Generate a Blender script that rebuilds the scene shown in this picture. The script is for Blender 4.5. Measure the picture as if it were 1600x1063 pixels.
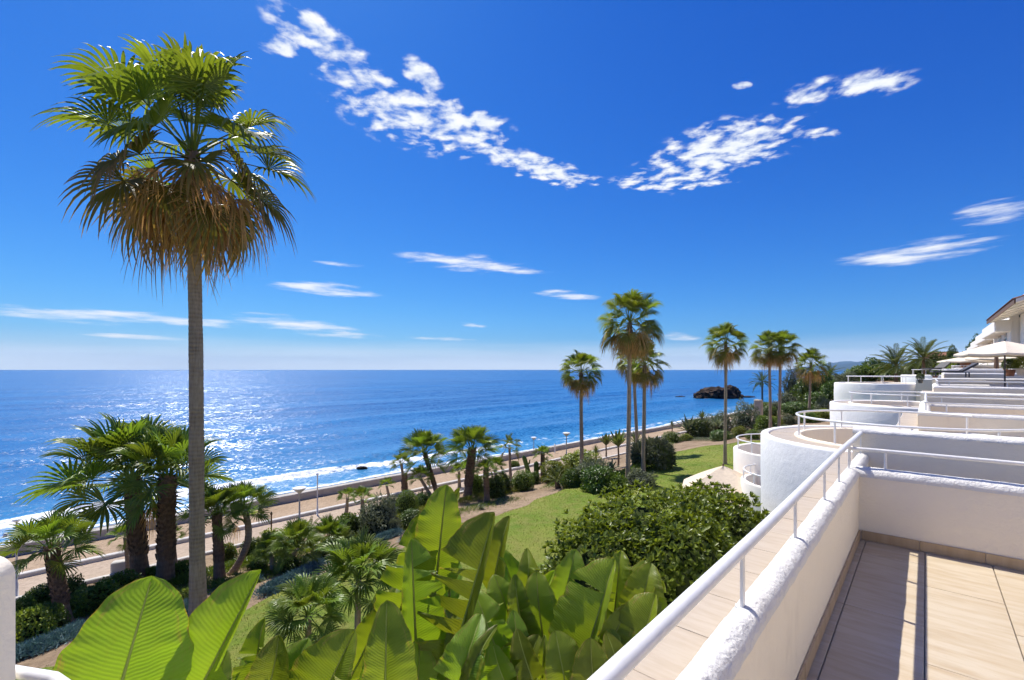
import bpy, bmesh, math, random
import numpy as np
from mathutils import Vector, Matrix, noise as mnoise

for o in list(bpy.data.objects): bpy.data.objects.remove(o)
scene = bpy.context.scene
col = scene.collection
rad = math.radians

# ------------------------------------------------------------------ camera
EYE = 9.5                      # metres above the sea
F = 720.0 / 1600.0             # focal length / sensor width
HX, HY = 800.0, 578.0          # principal column / horizon row of the photograph
cam_d = bpy.data.cameras.new("camera")
cam_d.sensor_width = 36.0
cam_d.lens = 36.0 * F
cam_d.shift_y = (578.0 - 531.5) / 1600.0
cam_d.clip_start = 0.05
cam_d.clip_end = 120000.0
cam = bpy.data.objects.new("camera", cam_d)
col.objects.link(cam)
cam.location = (0, 0, EYE)
cam.rotation_euler = (rad(90), 0, 0)
scene.camera = cam

# ------------------------------------------------------------------ light
SUN_AZ, SUN_EL = rad(-32.5), rad(58.5)
sunvec = Vector((math.sin(SUN_AZ) * math.cos(SUN_EL), math.cos(SUN_AZ) * math.cos(SUN_EL), math.sin(SUN_EL)))
sd = bpy.data.lights.new("sun", 'SUN')
sd.energy = 4.5
sd.angle = rad(0.53)
sd.color = (1.0, 0.955, 0.88)
so = bpy.data.objects.new("sun", sd)
col.objects.link(so)
so.rotation_euler = (-sunvec).to_track_quat('-Z', 'Y').to_euler()
so.location = (0, 0, 60)

world = bpy.data.worlds.new("World")
scene.world = world
world.use_nodes = True
SKY_STRENGTH = 0.1
SKY_GAIN = 0.68
SKY_SUN_ROT = SUN_AZ
world.cycles.sampling_method = 'MANUAL'
world.cycles.sample_map_resolution = 512
scene.cycles.use_light_tree = False

scene.view_settings.view_transform = 'Standard'
scene.view_settings.look = 'None'
scene.view_settings.exposure = 0.55
scene.view_settings.gamma = 1.0
scene.view_settings.use_curve_mapping = False
scene.cycles.use_denoising = True
scene.cycles.max_bounces = 5
scene.cycles.diffuse_bounces = 3
scene.cycles.glossy_bounces = 2
scene.cycles.transmission_bounces = 3
scene.cycles.use_adaptive_sampling = True
scene.cycles.adaptive_threshold = 0.02
scene.cycles.caustics_reflective = False
scene.cycles.caustics_refractive = False


class NT:
    """tiny node-tree helper"""
    def __init__(s, nt):
        s.nt = nt
        nt.nodes.clear()
    def n(s, typ, **kw):
        nd = s.nt.nodes.new(typ)
        ins = kw.pop('ins', {})
        for k, v in kw.items(): setattr(nd, k, v)
        for k, v in ins.items():
            if isinstance(v, bpy.types.NodeSocket): s.nt.links.new(v, nd.inputs[k])
            else: nd.inputs[k].default_value = v
        return nd
    def math(s, op, a, b=0.0, c=0.0, clamp=False):
        nd = s.nt.nodes.new('ShaderNodeMath'); nd.operation = op; nd.use_clamp = clamp
        for i, v in enumerate((a, b, c)):
            if isinstance(v, bpy.types.NodeSocket): s.nt.links.new(v, nd.inputs[i])
            else: nd.inputs[i].default_value = v
        return nd.outputs[0]
    def mix(s, fac, a, b, blend='MIX'):
        nd = s.nt.nodes.new('ShaderNodeMix'); nd.data_type = 'RGBA'; nd.blend_type = blend
        for k, v in ((0, fac), (6, a), (7, b)):
            if isinstance(v, bpy.types.NodeSocket): s.nt.links.new(v, nd.inputs[k])
            else: nd.inputs[k].default_value = v if k == 0 else (tuple(v) + (1.0,) if len(v) == 3 else v)
        return nd.outputs[2]
    def ramp(s, fac, stops):
        nd = s.nt.nodes.new('ShaderNodeValToRGB')
        e = nd.color_ramp.elements
        while len(e) < len(stops): e.new(0.5)
        for i, (p, c) in enumerate(stops):
            e[i].position = p
            e[i].color = tuple(c) + (1.0,) if len(c) == 3 else c
        s.nt.links.new(fac, nd.inputs[0])
        return nd.outputs[0]
    def rng(s, v, a, b, c=0.0, d=1.0, smooth=False):
        nd = s.nt.nodes.new('ShaderNodeMapRange')
        if smooth: nd.interpolation_type = 'SMOOTHSTEP'
        s.nt.links.new(v, nd.inputs[0])
        for i, x in enumerate((a, b, c, d)): nd.inputs[i + 1].default_value = x
        return nd.outputs[0]
    def noise(s, vec, scale, detail=4, rough=0.55, out=0, **kw):
        nd = s.n('ShaderNodeTexNoise', **kw)
        nd.inputs['Scale'].default_value = scale
        nd.inputs['Detail'].default_value = detail
        nd.inputs['Roughness'].default_value = rough
        if vec is not None: s.nt.links.new(vec, nd.inputs['Vector'])
        return nd.outputs[out]
    def link(s, a, b): s.nt.links.new(a, b)


def px_dir(px, py):
    d = Vector(((px - HX) / 720.0, 1.0, (HY - py) / 720.0))
    return d.normalized()

# ------------------------------------------------------------------ sky
def build_sky():
    t = NT(world.node_tree)
    sky = t.n('ShaderNodeTexSky', sky_type='NISHITA')
    sky.sun_disc = False
    sky.sun_elevation = SUN_EL
    sky.sun_rotation = SKY_SUN_ROT
    sky.altitude = 0
    sky.air_density = 1.0
    sky.dust_density = 0.4
    sky.ozone_density = 3.0
    # the deep, polarised-looking blue of the day: a contrast curve per channel
    sp_ = t.n('ShaderNodeSeparateColor', ins={0: sky.outputs[0]})
    K = 10.0 * SKY_GAIN
    ch = []
    for i, (k, g) in enumerate(((0.66, 1.98), (0.87, 1.36), (1.18, 0.80))):
        ch.append(t.math('MULTIPLY', t.math('POWER', t.math('MULTIPLY', sp_.outputs[i], 0.1), g), k * K))
    skyc = t.n('ShaderNodeCombineColor', ins={0: ch[0], 1: ch[1], 2: ch[2]}).outputs[0]
    tc = t.n('ShaderNodeTexCoord')
    sep = t.n('ShaderNodeSeparateXYZ', ins={0: tc.outputs['Generated']})
    az = t.math('ARCTAN2', sep.outputs[0], sep.outputs[1])
    el = t.math('ARCSINE', sep.outputs[2])
    comb = t.n('ShaderNodeCombineXYZ', ins={0: az, 1: el, 2: 0.0}).outputs[0]

    def ell_from_px(cx, cy, rx, ry, rot):
        """ellipse in azimuth/elevation; rot = degrees, counter-clockwise in the sky"""
        def ae(x, y):
            d = px_dir(x, y); return math.atan2(d.x, d.y), math.asin(d.z)
        a0, e0 = ae(cx, cy)
        r = rad(rot)
        a1, e1 = ae(cx + rx * math.cos(r), cy - rx * math.sin(r))
        a2, e2 = ae(cx - ry * math.sin(r), cy - ry * math.cos(r))
        l1 = math.hypot(a1 - a0, e1 - e0); l2 = math.hypot(a2 - a0, e2 - e0)
        return (a0, e0, l1, l2, math.atan2(e1 - e0, a1 - a0))
    puffs = [ell_from_px(*p) for p in (
        (500, 60, 84, 26, -27), (436, 72, 36, 15, -12), (560, 122, 60, 22, -10), (662, 122, 38, 18, -35),
        (665, 190, 122, 44, -12), (755, 190, 34, 18, -20), (835, 262, 92, 20, -14), (765, 236, 34, 8, 4),
        (1120, 238, 140, 40, 20), (1050, 284, 92, 13, 3), (1270, 142, 44, 16, 14), (1360, 132, 66, 18, 10), (1275, 210, 34, 10, 8), (1160, 134, 16, 6, 4))]
    puffs += [(-1.15, .70, .16, .07, -.4), (1.12, .55, .16, .06, .3)]
    streaks = [ell_from_px(*p) for p in (
        (160, 496, 215, 12, -3), (500, 451, 86, 11, -6), (480, 511, 112, 13, -8), (215, 527, 80, 4, -3),
        (735, 412, 110, 14, -5), (885, 461, 48, 8, -4), (690, 530, 60, 4, -3), (1062, 525, 34, 7, -2),
        (1430, 396, 140, 18, 9), (1550, 334, 72, 20, 11), (535, 413, 40, 4, -4), (735, 508, 24, 4, -3))]
    streaks += [(-1.2, .11, .3, .012, 0), (1.15, .25, .2, .02, .1)]

    def field(lst):
        acc = None
        for (a0, e0, l1, l2, r) in lst:
            mp = t.n('ShaderNodeMapping', vector_type='TEXTURE', ins={0: comb})
            mp.inputs['Location'].default_value = (a0, e0, 0)
            mp.inputs['Rotation'].default_value = (0, 0, r)
            mp.inputs['Scale'].default_value = (l1, l2, 1)
            ln = t.n('ShaderNodeVectorMath', operation='DOT_PRODUCT', ins={0: mp.outputs[0], 1: mp.outputs[0]}).outputs['Value']
            acc = ln if acc is None else t.math('MINIMUM', acc, ln)
        return t.math('MAXIMUM', t.math('SUBTRACT', 1.0, acc), -1.5)
    # cloud layers: fine ripples up high, long combed streaks low down
    elc = t.math('MAXIMUM', sep.outputs[2], 0.02)
    pxx = t.math('DIVIDE', sep.outputs[0], elc)
    pyy = t.math('DIVIDE', sep.outputs[1], elc)
    plane = t.n('ShaderNodeCombineXYZ', ins={0: pxx, 1: pyy, 2: 0.0}).outputs[0]
    wv = t.n('ShaderNodeTexNoise', ins={0: plane}); wv.inputs['Scale'].default_value = 5.0; wv.inputs['Detail'].default_value = 2.0
    wp = t.n('ShaderNodeVectorMath', operation='MULTIPLY_ADD', ins={0: wv.outputs['Color'], 2: plane}); wp.inputs[1].default_value = (.07, .07, 0)
    n1 = t.noise(wp.outputs[0], 13.0, 4, 0.52)
    n1b = t.noise(plane, 3.6, 2, 0.5)
    f1 = field(puffs)
    d1 = t.math('ADD', t.math('MULTIPLY_ADD', f1, 0.46, -0.08), t.math('MULTIPLY_ADD', n1, 2.9, -1.45))
    d1 = t.math('ADD', d1, t.math('MULTIPLY_ADD', n1b, 0.9, -0.45))
    c1 = t.rng(d1, -0.20, 0.62, 0, 1, True)
    c1 = t.math('MULTIPLY', c1, t.rng(f1, -0.9, 0.1, 0, 1, True))
    mp2 = t.n('ShaderNodeMapping', ins={0: comb})
    mp2.inputs['Scale'].default_value = (9, 75, 1)
    mp2.inputs['Rotation'].default_value = (0, 0, rad(2))
    n2 = t.noise(mp2.outputs[0], 1.0, 6, 0.62)
    f2 = field(streaks)
    d2 = t.math('ADD', t.math('MULTIPLY', f2, 0.42), t.math('MULTIPLY_ADD', n2, 2.2, -1.1))
    c2 = t.rng(d2, -0.05, 0.75, 0, 0.95, True)
    c2 = t.math('MULTIPLY', c2, t.rng(f2, -0.7, 0.2, 0, 1, True))
    # low bank of sea haze just over the horizon
    n3 = t.noise(t.n('ShaderNodeCombineXYZ', ins={0: t.math('MULTIPLY', az, 3.0), 1: t.math('MULTIPLY', el, 40.0), 2: 0.0}).outputs[0], 1.0, 3)
    bank = t.rng(t.math('ADD', el, t.math('MULTIPLY_ADD', n3, 0.03, -0.015)), 0.0, 0.07, 0.80, 0.0, True)
    c2 = t.math('MULTIPLY', c2, t.rng(sep.outputs[2], 0.0, 0.03, 0, 1))
    white = (7.1, 7.2, 7.4)
    def bg(c): return t.n('ShaderNodeBackground', ins={0: c, 1: SKY_STRENGTH}).outputs[0]
    plain = t.mix(bank, skyc, (7.2, 7.9, 8.6))
    # high ripples above 18 degrees, combed streaks below it
    aaz = t.math('ABSOLUTE', az)
    hi = t.math('GREATER_THAN', el, 0.31)
    side = t.math('LESS_THAN', aaz, 1.45)
    top = t.math('LESS_THAN', el, 0.95)
    gp = t.math('MULTIPLY', t.math('MULTIPLY', hi, side), top)
    gs = t.math('MULTIPLY', t.math('MULTIPLY', t.math('SUBTRACT', 1.0, hi), side), t.math('GREATER_THAN', el, 0.0))
    s1 = t.n('ShaderNodeMixShader', ins={0: gs, 1: bg(plain), 2: bg(t.mix(c2, plain, white))})
    s2 = t.n('ShaderNodeMixShader', ins={0: gp, 1: s1.outputs[0], 2: bg(t.mix(c1, skyc, t.mix(t.rng(n1, 0.42, 0.7), (5.6, 6.1, 6.9), white)))})
    t.n('ShaderNodeOutputWorld', ins={0: s2.outputs[0]})
build_sky()

# ------------------------------------------------------------------ places
S2 = math.sqrt(0.5)
SHORE = 53.0
def shore_xy(t, a):
    """t metres along the shore, a metres inland from the waterline"""
    w = -a
    k = w / S2 + SHORE
    s = t / S2
    return ((s - k) / 2.0, (s + k) / 2.0)
def shore_ta(x, y):
    return (x + y) * S2, -((y - x) - SHORE) * S2
def sstep(a, b, x):
    x = np.clip((np.asarray(x, dtype=float) - a) / (b - a), 0, 1)
    return x * x * (3 - 2 * x)
PA = [-400, -40, -8, 0, 3, 5.6, 6.3, 9.7, 13.2, 17, 22, 25, 40, 60, 100, 200, 500]
PZ = [-40, -6, -1.0, 0, .42, .78, .84, .95, 1.2, 1.75, 2.75, 3.0, 3.0, 5.0, 10.0, 22.0, 40.0]
def gz_ta(t, a):
    base = np.interp(a, PA, PZ)
    hill = 4.6 * sstep(62, 150, t) * sstep(4, 22, a) + 16 * sstep(160, 400, t) * sstep(12, 140, a)
    ang = np.asarray(t) * .21
    bump = .06 * np.sin(ang * 3.1 + np.asarray(a) * .9) * sstep(13, 16, a) * (1 - sstep(21, 24, a))
    return base + hill + bump
def gz(x, y):
    t, a = shore_ta(x, y)
    return float(gz_ta(t, a))
def G(px, py):
    """where the line of sight of a place in the photograph meets the ground"""
    d = px_dir(px, py); d = d / d.y
    y = 2.0
    for i in range(4000):
        y += 0.05 + y * 0.002
        z = EYE + d.z * y
        if z < gz(d.x * y, y): break
    return Vector((d.x * y, y, gz(d.x * y, y)))
def at(px, py, Y):
    return Vector(((px - HX) / 720.0 * Y, Y, EYE + (HY - py) / 720.0 * Y))
UX, UY = 0.668, 0.744
FLOOR = EYE - 1.60
def B(u, v, z=0.0):
    """building frame: u along the parapet, v to its right, z above the terrace floor"""
    return Vector((UX * u + UY * v, UY * u - UX * v, FLOOR + z))

# ------------------------------------------------------------------ mesh helpers
def tag(o, label=None, cat=None, group=None, kind=None):
    if label: o['label'] = label
    if cat: o['category'] = cat
    if group: o['group'] = group
    if kind: o['kind'] = kind
    return o
def empty(name, loc=(0, 0, 0), rz=0.0, label=None, cat=None, group=None):
    o = bpy.data.objects.new(name, None)
    o.empty_display_size = 0.3
    col.objects.link(o)
    o.location = loc
    o.rotation_euler = (0, 0, rz)
    return tag(o, label, cat, group)
def link(name, me, mat=None, parent=None, loc=None, rot=None, scale=None):
    o = bpy.data.objects.new(name, me)
    col.objects.link(o)
    if mat is not None and not me.materials: me.materials.append(mat)
    if parent: o.parent = parent
    if loc is not None: o.location = loc
    if rot is not None: o.rotation_euler = rot
    if scale is not None: o.scale = scale if hasattr(scale, '__len__') else (scale,) * 3
    return o
def mesh(name, V, Fc, mat=None, uv=None, smooth=False, attr=None):
    me = bpy.data.meshes.new(name)
    me.from_pydata([tuple(v) for v in V], [], [tuple(f) for f in Fc])
    if uv is not None:
        lay = me.uv_layers.new(name="UVMap")
        li = np.empty(len(me.loops), dtype=np.int32)
        me.loops.foreach_get('vertex_index', li)
        lay.data.foreach_set('uv', np.asarray(uv, dtype=np.float32)[li].ravel())
    if attr:
        for k, arr in attr.items():
            a = me.attributes.new(k, 'FLOAT', 'POINT')
            a.data.foreach_set('value', np.asarray(arr, dtype=np.float32))
    if smooth:
        me.polygons.foreach_set('use_smooth', np.ones(len(me.polygons), dtype=bool))
    me.update()
    if mat: me.materials.append(mat)
    return me
def np_mesh(name, V, Fa, mat=None, uv=None, smooth=False, attr=None):
    """fast path: V (n,3) and Fa (m,k) arrays"""
    V = np.asarray(V, dtype=np.float32); Fa = np.asarray(Fa, dtype=np.int32)
    me = bpy.data.meshes.new(name)
    m, k = Fa.shape
    me.vertices.add(len(V)); me.vertices.foreach_set('co', V.ravel())
    me.loops.add(m * k); me.loops.foreach_set('vertex_index', Fa.ravel())
    me.polygons.add(m)
    me.polygons.foreach_set('loop_start', np.arange(0, m * k, k, dtype=np.int32))
    me.polygons.foreach_set('loop_total', np.full(m, k, dtype=np.int32))
    if smooth: me.polygons.foreach_set('use_smooth', np.ones(m, dtype=bool))
    if uv is not None:
        lay = me.uv_layers.new(name="UVMap")
        lay.data.foreach_set('uv', np.asarray(uv, dtype=np.float32)[Fa.ravel()].ravel())
    if attr:
        for kk, arr in attr.items():
            a = me.attributes.new(kk, 'FLOAT', 'POINT')
            a.data.foreach_set('value', np.asarray(arr, dtype=np.float32))
    me.update(calc_edges=True)
    if mat: me.materials.append(mat)
    return me

class MB:
    """collects shapes into one mesh"""
    def __init__(s): s.V, s.F, s.U = [], [], []
    def add(s, V, Fc, uv=None):
        n = len(s.V)
        s.V += [tuple(v) for v in V]
        s.U += [tuple(x) for x in uv] if uv is not None else [(0.0, 0.0)] * len(V)
        s.F += [tuple(i + n for i in f) for f in Fc]
    def box(s, p, ax, ay, az):
        """corner p and three edge vectors"""
        p, ax, ay, az = Vector(p), Vector(ax), Vector(ay), Vector(az)
        V = [p, p + ax, p + ax + ay, p + ay, p + az, p + ax + az, p + ax + ay + az, p + ay + az]
        Fc = [(0, 3, 2, 1), (4, 5, 6, 7), (0, 1, 5, 4), (1, 2, 6, 5), (2, 3, 7, 6), (3, 0, 4, 7)]
        if ax.cross(ay).dot(az) < 0: Fc = [f[::-1] for f in Fc]
        s.add(V, Fc)
    def grid(s, rows, closed=False, uv=None):
        n = len(rows[0]); m = len(rows)
        V = [p for r in rows for p in r]
        Fc = []
        for i in range(m - 1):
            for j in range(n if closed else n - 1):
                k = (j + 1) % n
                Fc.append((i * n + j, i * n + k, (i + 1) * n + k, (i + 1) * n + j))
        s.add(V, Fc, uv)
    def tube(s, pts, r, seg=8, cap=True):
        pts = [Vector(p) for p in pts]
        rows = []
        up = Vector((0, 0, 1))
        prev = None
        for i, p in enumerate(pts):
            d = (pts[min(i + 1, len(pts) - 1)] - pts[max(i - 1, 0)]).normalized()
            if prev is None:
                a = d.cross(up)
                if a.length < 1e-3: a = d.cross(Vector((1, 0, 0)))
            else:
                a = prev - d * prev.dot(d)
            a.normalize(); prev = a
            b = d.cross(a)
            rr = r[i] if hasattr(r, '__len__') else r
            rows.append([p + (a * math.cos(q) + b * math.sin(q)) * rr for q in [2 * math.pi * k / seg for k in range(seg)]])
        uv = [(k / seg, i / max(1, len(pts) - 1)) for i in range(len(pts)) for k in range(seg)]
        base = len(s.V)
        s.grid([r_[::-1] for r_ in rows], True, uv)
        if cap:
            n = len(pts)
            s.F.append(tuple(base + k for k in range(seg))[::1])
            s.F.append(tuple(base + (n - 1) * seg + k for k in range(seg))[::-1])
    def build(s, name, mat=None, parent=None, smooth=False, uv=False, origin=None):
        V = s.V
        if origin is not None:
            o_ = Vector(origin); V = [Vector(v) - o_ for v in V]
        me = mesh(name, V, s.F, mat, s.U if uv else None, smooth)
        return link(name, me, None, parent, loc=origin)
def smooth_by_angle(o, deg=35):
    me = o.data
    bm = bmesh.new(); bm.from_mesh(me)
    for f in bm.faces: f.smooth = True
    for e in bm.edges:
        if len(e.link_faces) == 2 and e.calc_face_angle(0) > rad(deg): e.smooth = False
    bm.to_mesh(me); bm.free()
def bevel_mesh(me, w, seg=2):
    bm = bmesh.new(); bm.from_mesh(me)
    bmesh.ops.recalc_face_normals(bm, faces=bm.faces)
    bmesh.ops.bevel(bm, geom=bm.edges[:], offset=w, segments=seg, affect='EDGES', profile=0.5)
    bm.to_mesh(me); bm.free()

# ------------------------------------------------------------------ materials
def new_mat(name):
    m = bpy.data.materials.new(name)
    m.use_nodes = True
    return m, NT(m.node_tree)
def finish(t, bsdf, disp=None):
    t.n('ShaderNodeOutputMaterial', ins={0: bsdf})
def principled(t, color, rough, normal=None, spec=0.5, **extra):
    ins = {'Base Color': color if isinstance(color, bpy.types.NodeSocket) else tuple(color) + (1,), 'Roughness': rough, 'Specular IOR Level': spec}
    if normal is not None: ins['Normal'] = normal
    ins.update(extra)
    return t.n('ShaderNodeBsdfPrincipled', ins=ins).outputs[0]
def bump(t, h, strength, dist=0.01, normal=None):
    b = t.n('ShaderNodeBump', ins={'Height': h})
    b.inputs['Strength'].default_value = strength
    b.inputs['Distance'].default_value = dist
    if normal is not None: t.link(normal, b.inputs['Normal'])
    return b.outputs[0]

def m_plaster(name, c, dirt=(0.55, 0.47, 0.38), amt=0.35, bs=0.5):
    m, t = new_mat(name)
    g = t.n('ShaderNodeNewGeometry').outputs['Position']
    n1 = t.noise(g, 55, 5, 0.6); n2 = t.noise(g, 7, 4, 0.6); n3 = t.noise(g, 1.3, 5, 0.65)
    # faint vertical streaks of dirt
    mp = t.n('ShaderNodeMapping', ins={0: g}); mp.inputs['Scale'].default_value = (5, 5, 0.5)
    n4 = t.noise(mp.outputs[0], 1.6, 5, 0.6)
    d = t.math('MULTIPLY', t.rng(n3, 0.5, 0.75, 0, 1, True), t.rng(n4, 0.42, 0.7, 0, 1, True))
    cc = t.mix(t.math('MULTIPLY', d, amt), c, dirt)
    cc = t.mix(t.rng(n2, 0.3, 0.75, 0, 0.10), cc, tuple(x * 0.86 for x in c))
    h = t.math('ADD', t.math('MULTIPLY', n1, 0.35), t.math('MULTIPLY', n2, 1.0))
    finish(t, principled(t, cc, 0.85, bump(t, h, bs, 0.02), 0.25))
    return m
def m_simple(name, c, rough=0.6, var=0.12, scale=20, bs=0.2, spec=0.4, metallic=0.0):
    m, t = new_mat(name)
    tc = t.n('ShaderNodeNewGeometry').outputs['Position']
    n = t.noise(tc, scale, 5, 0.6)
    cc = t.mix(t.rng(n, 0.3, 0.7), tuple(x * (1 - var) for x in c), tuple(min(1, x * (1 + var)) for x in c))
    finish(t, principled(t, cc, rough, bump(t, n, bs, 0.01), spec, Metallic=metallic))
    return m
def m_tile(name, c1, c2, c3, scale=1.0):
    """wood-grained stoneware: long soft streaks along the tile"""
    m, t = new_mat(name)
    tc = t.n('ShaderNodeTexCoord').outputs['Object']
    oi = t.n('ShaderNodeObjectInfo').outputs['Random']
    off = t.n('ShaderNodeCombineXYZ', ins={0: t.math('MULTIPLY', oi, 37.0), 1: t.math('MULTIPLY', oi, 17.0), 2: 0.0}).outputs[0]
    v = t.n('ShaderNodeVectorMath', operation='ADD', ins={0: tc, 1: off}).outputs[0]
    mp = t.n('ShaderNodeMapping', ins={0: v}); mp.inputs['Scale'].default_value = (2.4 * scale, 13 * scale, 1)
    n1 = t.noise(mp.outputs[0], 1.0, 6, 0.62, Distortion=0) if False else t.noise(mp.outputs[0], 1.0, 6, 0.62)
    n2 = t.noise(v, 1.7, 3, 0.5)
    n3 = t.noise(v, 26, 4, 0.6)
    cc = t.ramp(n1, [(0.25, c3), (0.45, c1), (0.6, c2), (0.8, c1)])
    cc = t.mix(t.rng(n2, 0.35, 0.7, 0, 0.35), cc, c3)
    cc = t.mix(t.rng(oi, 0, 1, 0.0, 0.18), cc, tuple(x * 0.8 for x in c1))
    sp = t.rng(n3, 0.66, 0.8, 0, 0.35, True)
    cc = t.mix(sp, cc, tuple(x * 0.55 for x in c1))
    finish(t, principled(t, cc, t.rng(n2, 0.3, 0.7, 0.42, 0.6), bump(t, n1, 0.08, 0.01), 0.4))
    return m
def leafy(name, c_dark, c_light, trans=0.4, rough=0.45, tcol=None, tip=None, scale=6.0, spec=0.4, rnd=0.25, vein=None):
    """leaf surface: diffuse + gloss with light coming through from behind"""
    m, t = new_mat(name)
    g = t.n('ShaderNodeNewGeometry')
    oi = t.n('ShaderNodeObjectInfo').outputs['Random']
    ri = g.outputs['Random Per Island']
    n = t.noise(g.outputs['Position'], scale, 4, 0.6)
    f = t.math('ADD', t.math('MULTIPLY', t.rng(n, 0.3, 0.7), 0.6), t.math('MULTIPLY', ri, 0.5), clamp=True)
    cc = t.mix(f, c_dark, c_light)
    hs = t.n('ShaderNodeHueSaturation', ins={'Color': cc})
    t.link(t.rng(oi, 0, 1, 0.5 - 0.03 * rnd * 2, 0.5 + 0.03 * rnd * 2), hs.inputs['Hue'])
    t.link(t.rng(oi, 0, 1, 1 - rnd, 1 + rnd), hs.inputs['Value'])
    cc = hs.outputs[0]
    nrm = None
    uv = t.n('ShaderNodeUVMap').outputs[0]
    su = t.n('ShaderNodeSeparateXYZ', ins={0: uv})
    if tip is not None:
        nn = t.noise(g.outputs['Position'], 9, 3, 0.5)
        k = t.rng(t.math('ADD', su.outputs[1], t.math('MULTIPLY_ADD', nn, 0.5, -0.25)), tip[1], tip[2], 0, tip[3], True)
        cc = t.mix(k, cc, tip[0])
    if vein is not None:
        nrm = vein(t, uv, su)
        if isinstance(nrm, tuple): nrm, cc = nrm[0], nrm[1](cc)
    pr = principled(t, cc, rough, nrm, spec)
    tl = t.n('ShaderNodeBsdfTranslucent', ins={'Color': t.mix(1.0, cc, tcol if tcol else (1.25, 1.2, 0.55), 'MULTIPLY')})
    if nrm is not None: t.link(nrm, tl.inputs['Normal'])
    mx = t.n('ShaderNodeMixShader', ins={0: trans, 1: pr, 2: tl.outputs[0]})
    finish(t, mx.outputs[0])
    return m

M = {}
M['plaster'] = m_plaster('white_plaster', (0.88, 0.795, 0.645), amt=0.5)  # warm tint put in to offset blue shade on the wall faces
M['plaster_far'] = m_plaster('far_white_plaster', (0.86, 0.80, 0.71), amt=0.3, bs=0.3)
M['cream'] = m_plaster('shade_warmed_plaster', (0.88, 0.78, 0.61), amt=0.45, bs=0.3)  # warmer copy of the far plaster for shaded faces, offsets their blue
M['rough_plaster'] = m_plaster('rough_white_plaster', (0.83, 0.81, 0.775), amt=0.22, bs=0.55)
M['coping'] = m_plaster('white_coping', (0.73, 0.705, 0.66), amt=0.45, bs=1.3)
M['tile'] = m_tile('beige_tile', (0.49, 0.40, 0.275), (0.55, 0.47, 0.35), (0.41, 0.30, 0.18))
M['skirting'] = m_tile('skirting_tile', (0.46, 0.335, 0.20), (0.52, 0.39, 0.245), (0.40, 0.28, 0.16), 1.5)
M['ledge'] = m_tile('ledge_tile', (0.47, 0.385, 0.285), (0.51, 0.43, 0.33), (0.41, 0.325, 0.23), 1.5)
M['grout'] = m_simple('grout', (0.40, 0.33, 0.25), 0.9, 0.15, 30)
M['rail'] = m_simple('white_rail_paint', (0.77, 0.75, 0.715), 0.32, 0.05, 14, 0.05, 0.5)
M['rail_far'] = m_simple('white_rail_paint_far', (0.78, 0.775, 0.76), 0.4, 0.05, 14, 0.05, 0.4)
M['grey_metal'] = m_simple('grey_metal', (0.36, 0.37, 0.38), 0.5, 0.15, 12, 0.1, 0.5)
M['pale_metal'] = m_simple('pale_metal', (0.62, 0.62, 0.62), 0.45, 0.1, 12, 0.1, 0.5)
M['dark_metal'] = m_simple('dark_metal', (0.08, 0.075, 0.07), 0.5, 0.2, 12, 0.1, 0.4)
M['lamp_glass'] = m_simple('white_lamp_globe', (0.8, 0.8, 0.78), 0.3, 0.02, 5, 0.0, 0.5)
M['canvas'] = m_simple('cream_canvas', (0.68, 0.56, 0.41), 0.85, 0.08, 10, 0.2, 0.2)
M['canvas_pale'] = m_simple('pale_canvas', (0.74, 0.64, 0.50), 0.85, 0.06, 10, 0.2, 0.2)
M['wood'] = m_simple('brown_wood', (0.16, 0.09, 0.05), 0.6, 0.3, 15, 0.3)
M['roof_tile'] = m_simple('brown_roof_tile', (0.20, 0.085, 0.05), 0.8, 0.35, 6, 0.5)
M['terracotta'] = m_simple('terracotta', (0.38, 0.17, 0.09), 0.8, 0.2, 12, 0.3)
M['window_glass'] = m_simple('dark_window_glass', (0.05, 0.07, 0.09), 0.15, 0.2, 2, 0.0, 0.6)
M['flower'] = m_simple('pink_petals', (0.55, 0.12, 0.16), 0.6, 0.3, 18, 0.1)
def m_concrete(name, c):
    m, t = new_mat(name)
    g = t.n('ShaderNodeNewGeometry').outputs['Position']
    n1 = t.noise(g, 1.1, 6, 0.65); n2 = t.noise(g, 18, 5, 0.6)
    cc = t.mix(t.rng(n1, 0.35, 0.68, 0, 0.6), c, tuple(x * 0.62 for x in c))
    cc = t.mix(t.rng(n2, 0.4, 0.8, 0, 0.35), cc, tuple(x * 0.75 for x in c))
    finish(t, principled(t, cc, 0.9, bump(t, n2, 0.5, 0.02), 0.2))
    return m
M['concrete'] = m_concrete('weathered_concrete', (0.50, 0.46, 0.40))
M['kerb'] = m_concrete('pale_kerb', (0.60, 0.565, 0.51))
M['stone'] = m_concrete('garden_stone', (0.50, 0.42, 0.32))
def m_ground(name, c1, c2, c3, s=1.0, bs=0.8):
    m, t = new_mat(name)
    g = t.n('ShaderNodeNewGeometry').outputs['Position']
    n1 = t.noise(g, 0.45 * s, 6, 0.65); n2 = t.noise(g, 5 * s, 6, 0.65); n3 = t.noise(g, 40 * s, 3, 0.6)
    cc = t.ramp(n1, [(0.32, c1), (0.52, c2), (0.7, c3)])
    cc = t.mix(t.rng(n2, 0.42, 0.68, 0, 0.65), cc, tuple(x * 0.62 for x in c1))
    cc = t.mix(t.rng(n3, 0.56, 0.7, 0, 0.4), cc, tuple(min(1, x * 1.35) for x in c3))
    h = t.math('ADD', n2, t.math('MULTIPLY', n3, 0.35))
    finish(t, principled(t, cc, 0.95, bump(t, h, bs, 0.06), 0.15))
    return m
M['soil'] = m_ground('garden_soil', (0.20, 0.14, 0.085), (0.31, 0.225, 0.145), (0.38, 0.285, 0.19), 1.2)
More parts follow.
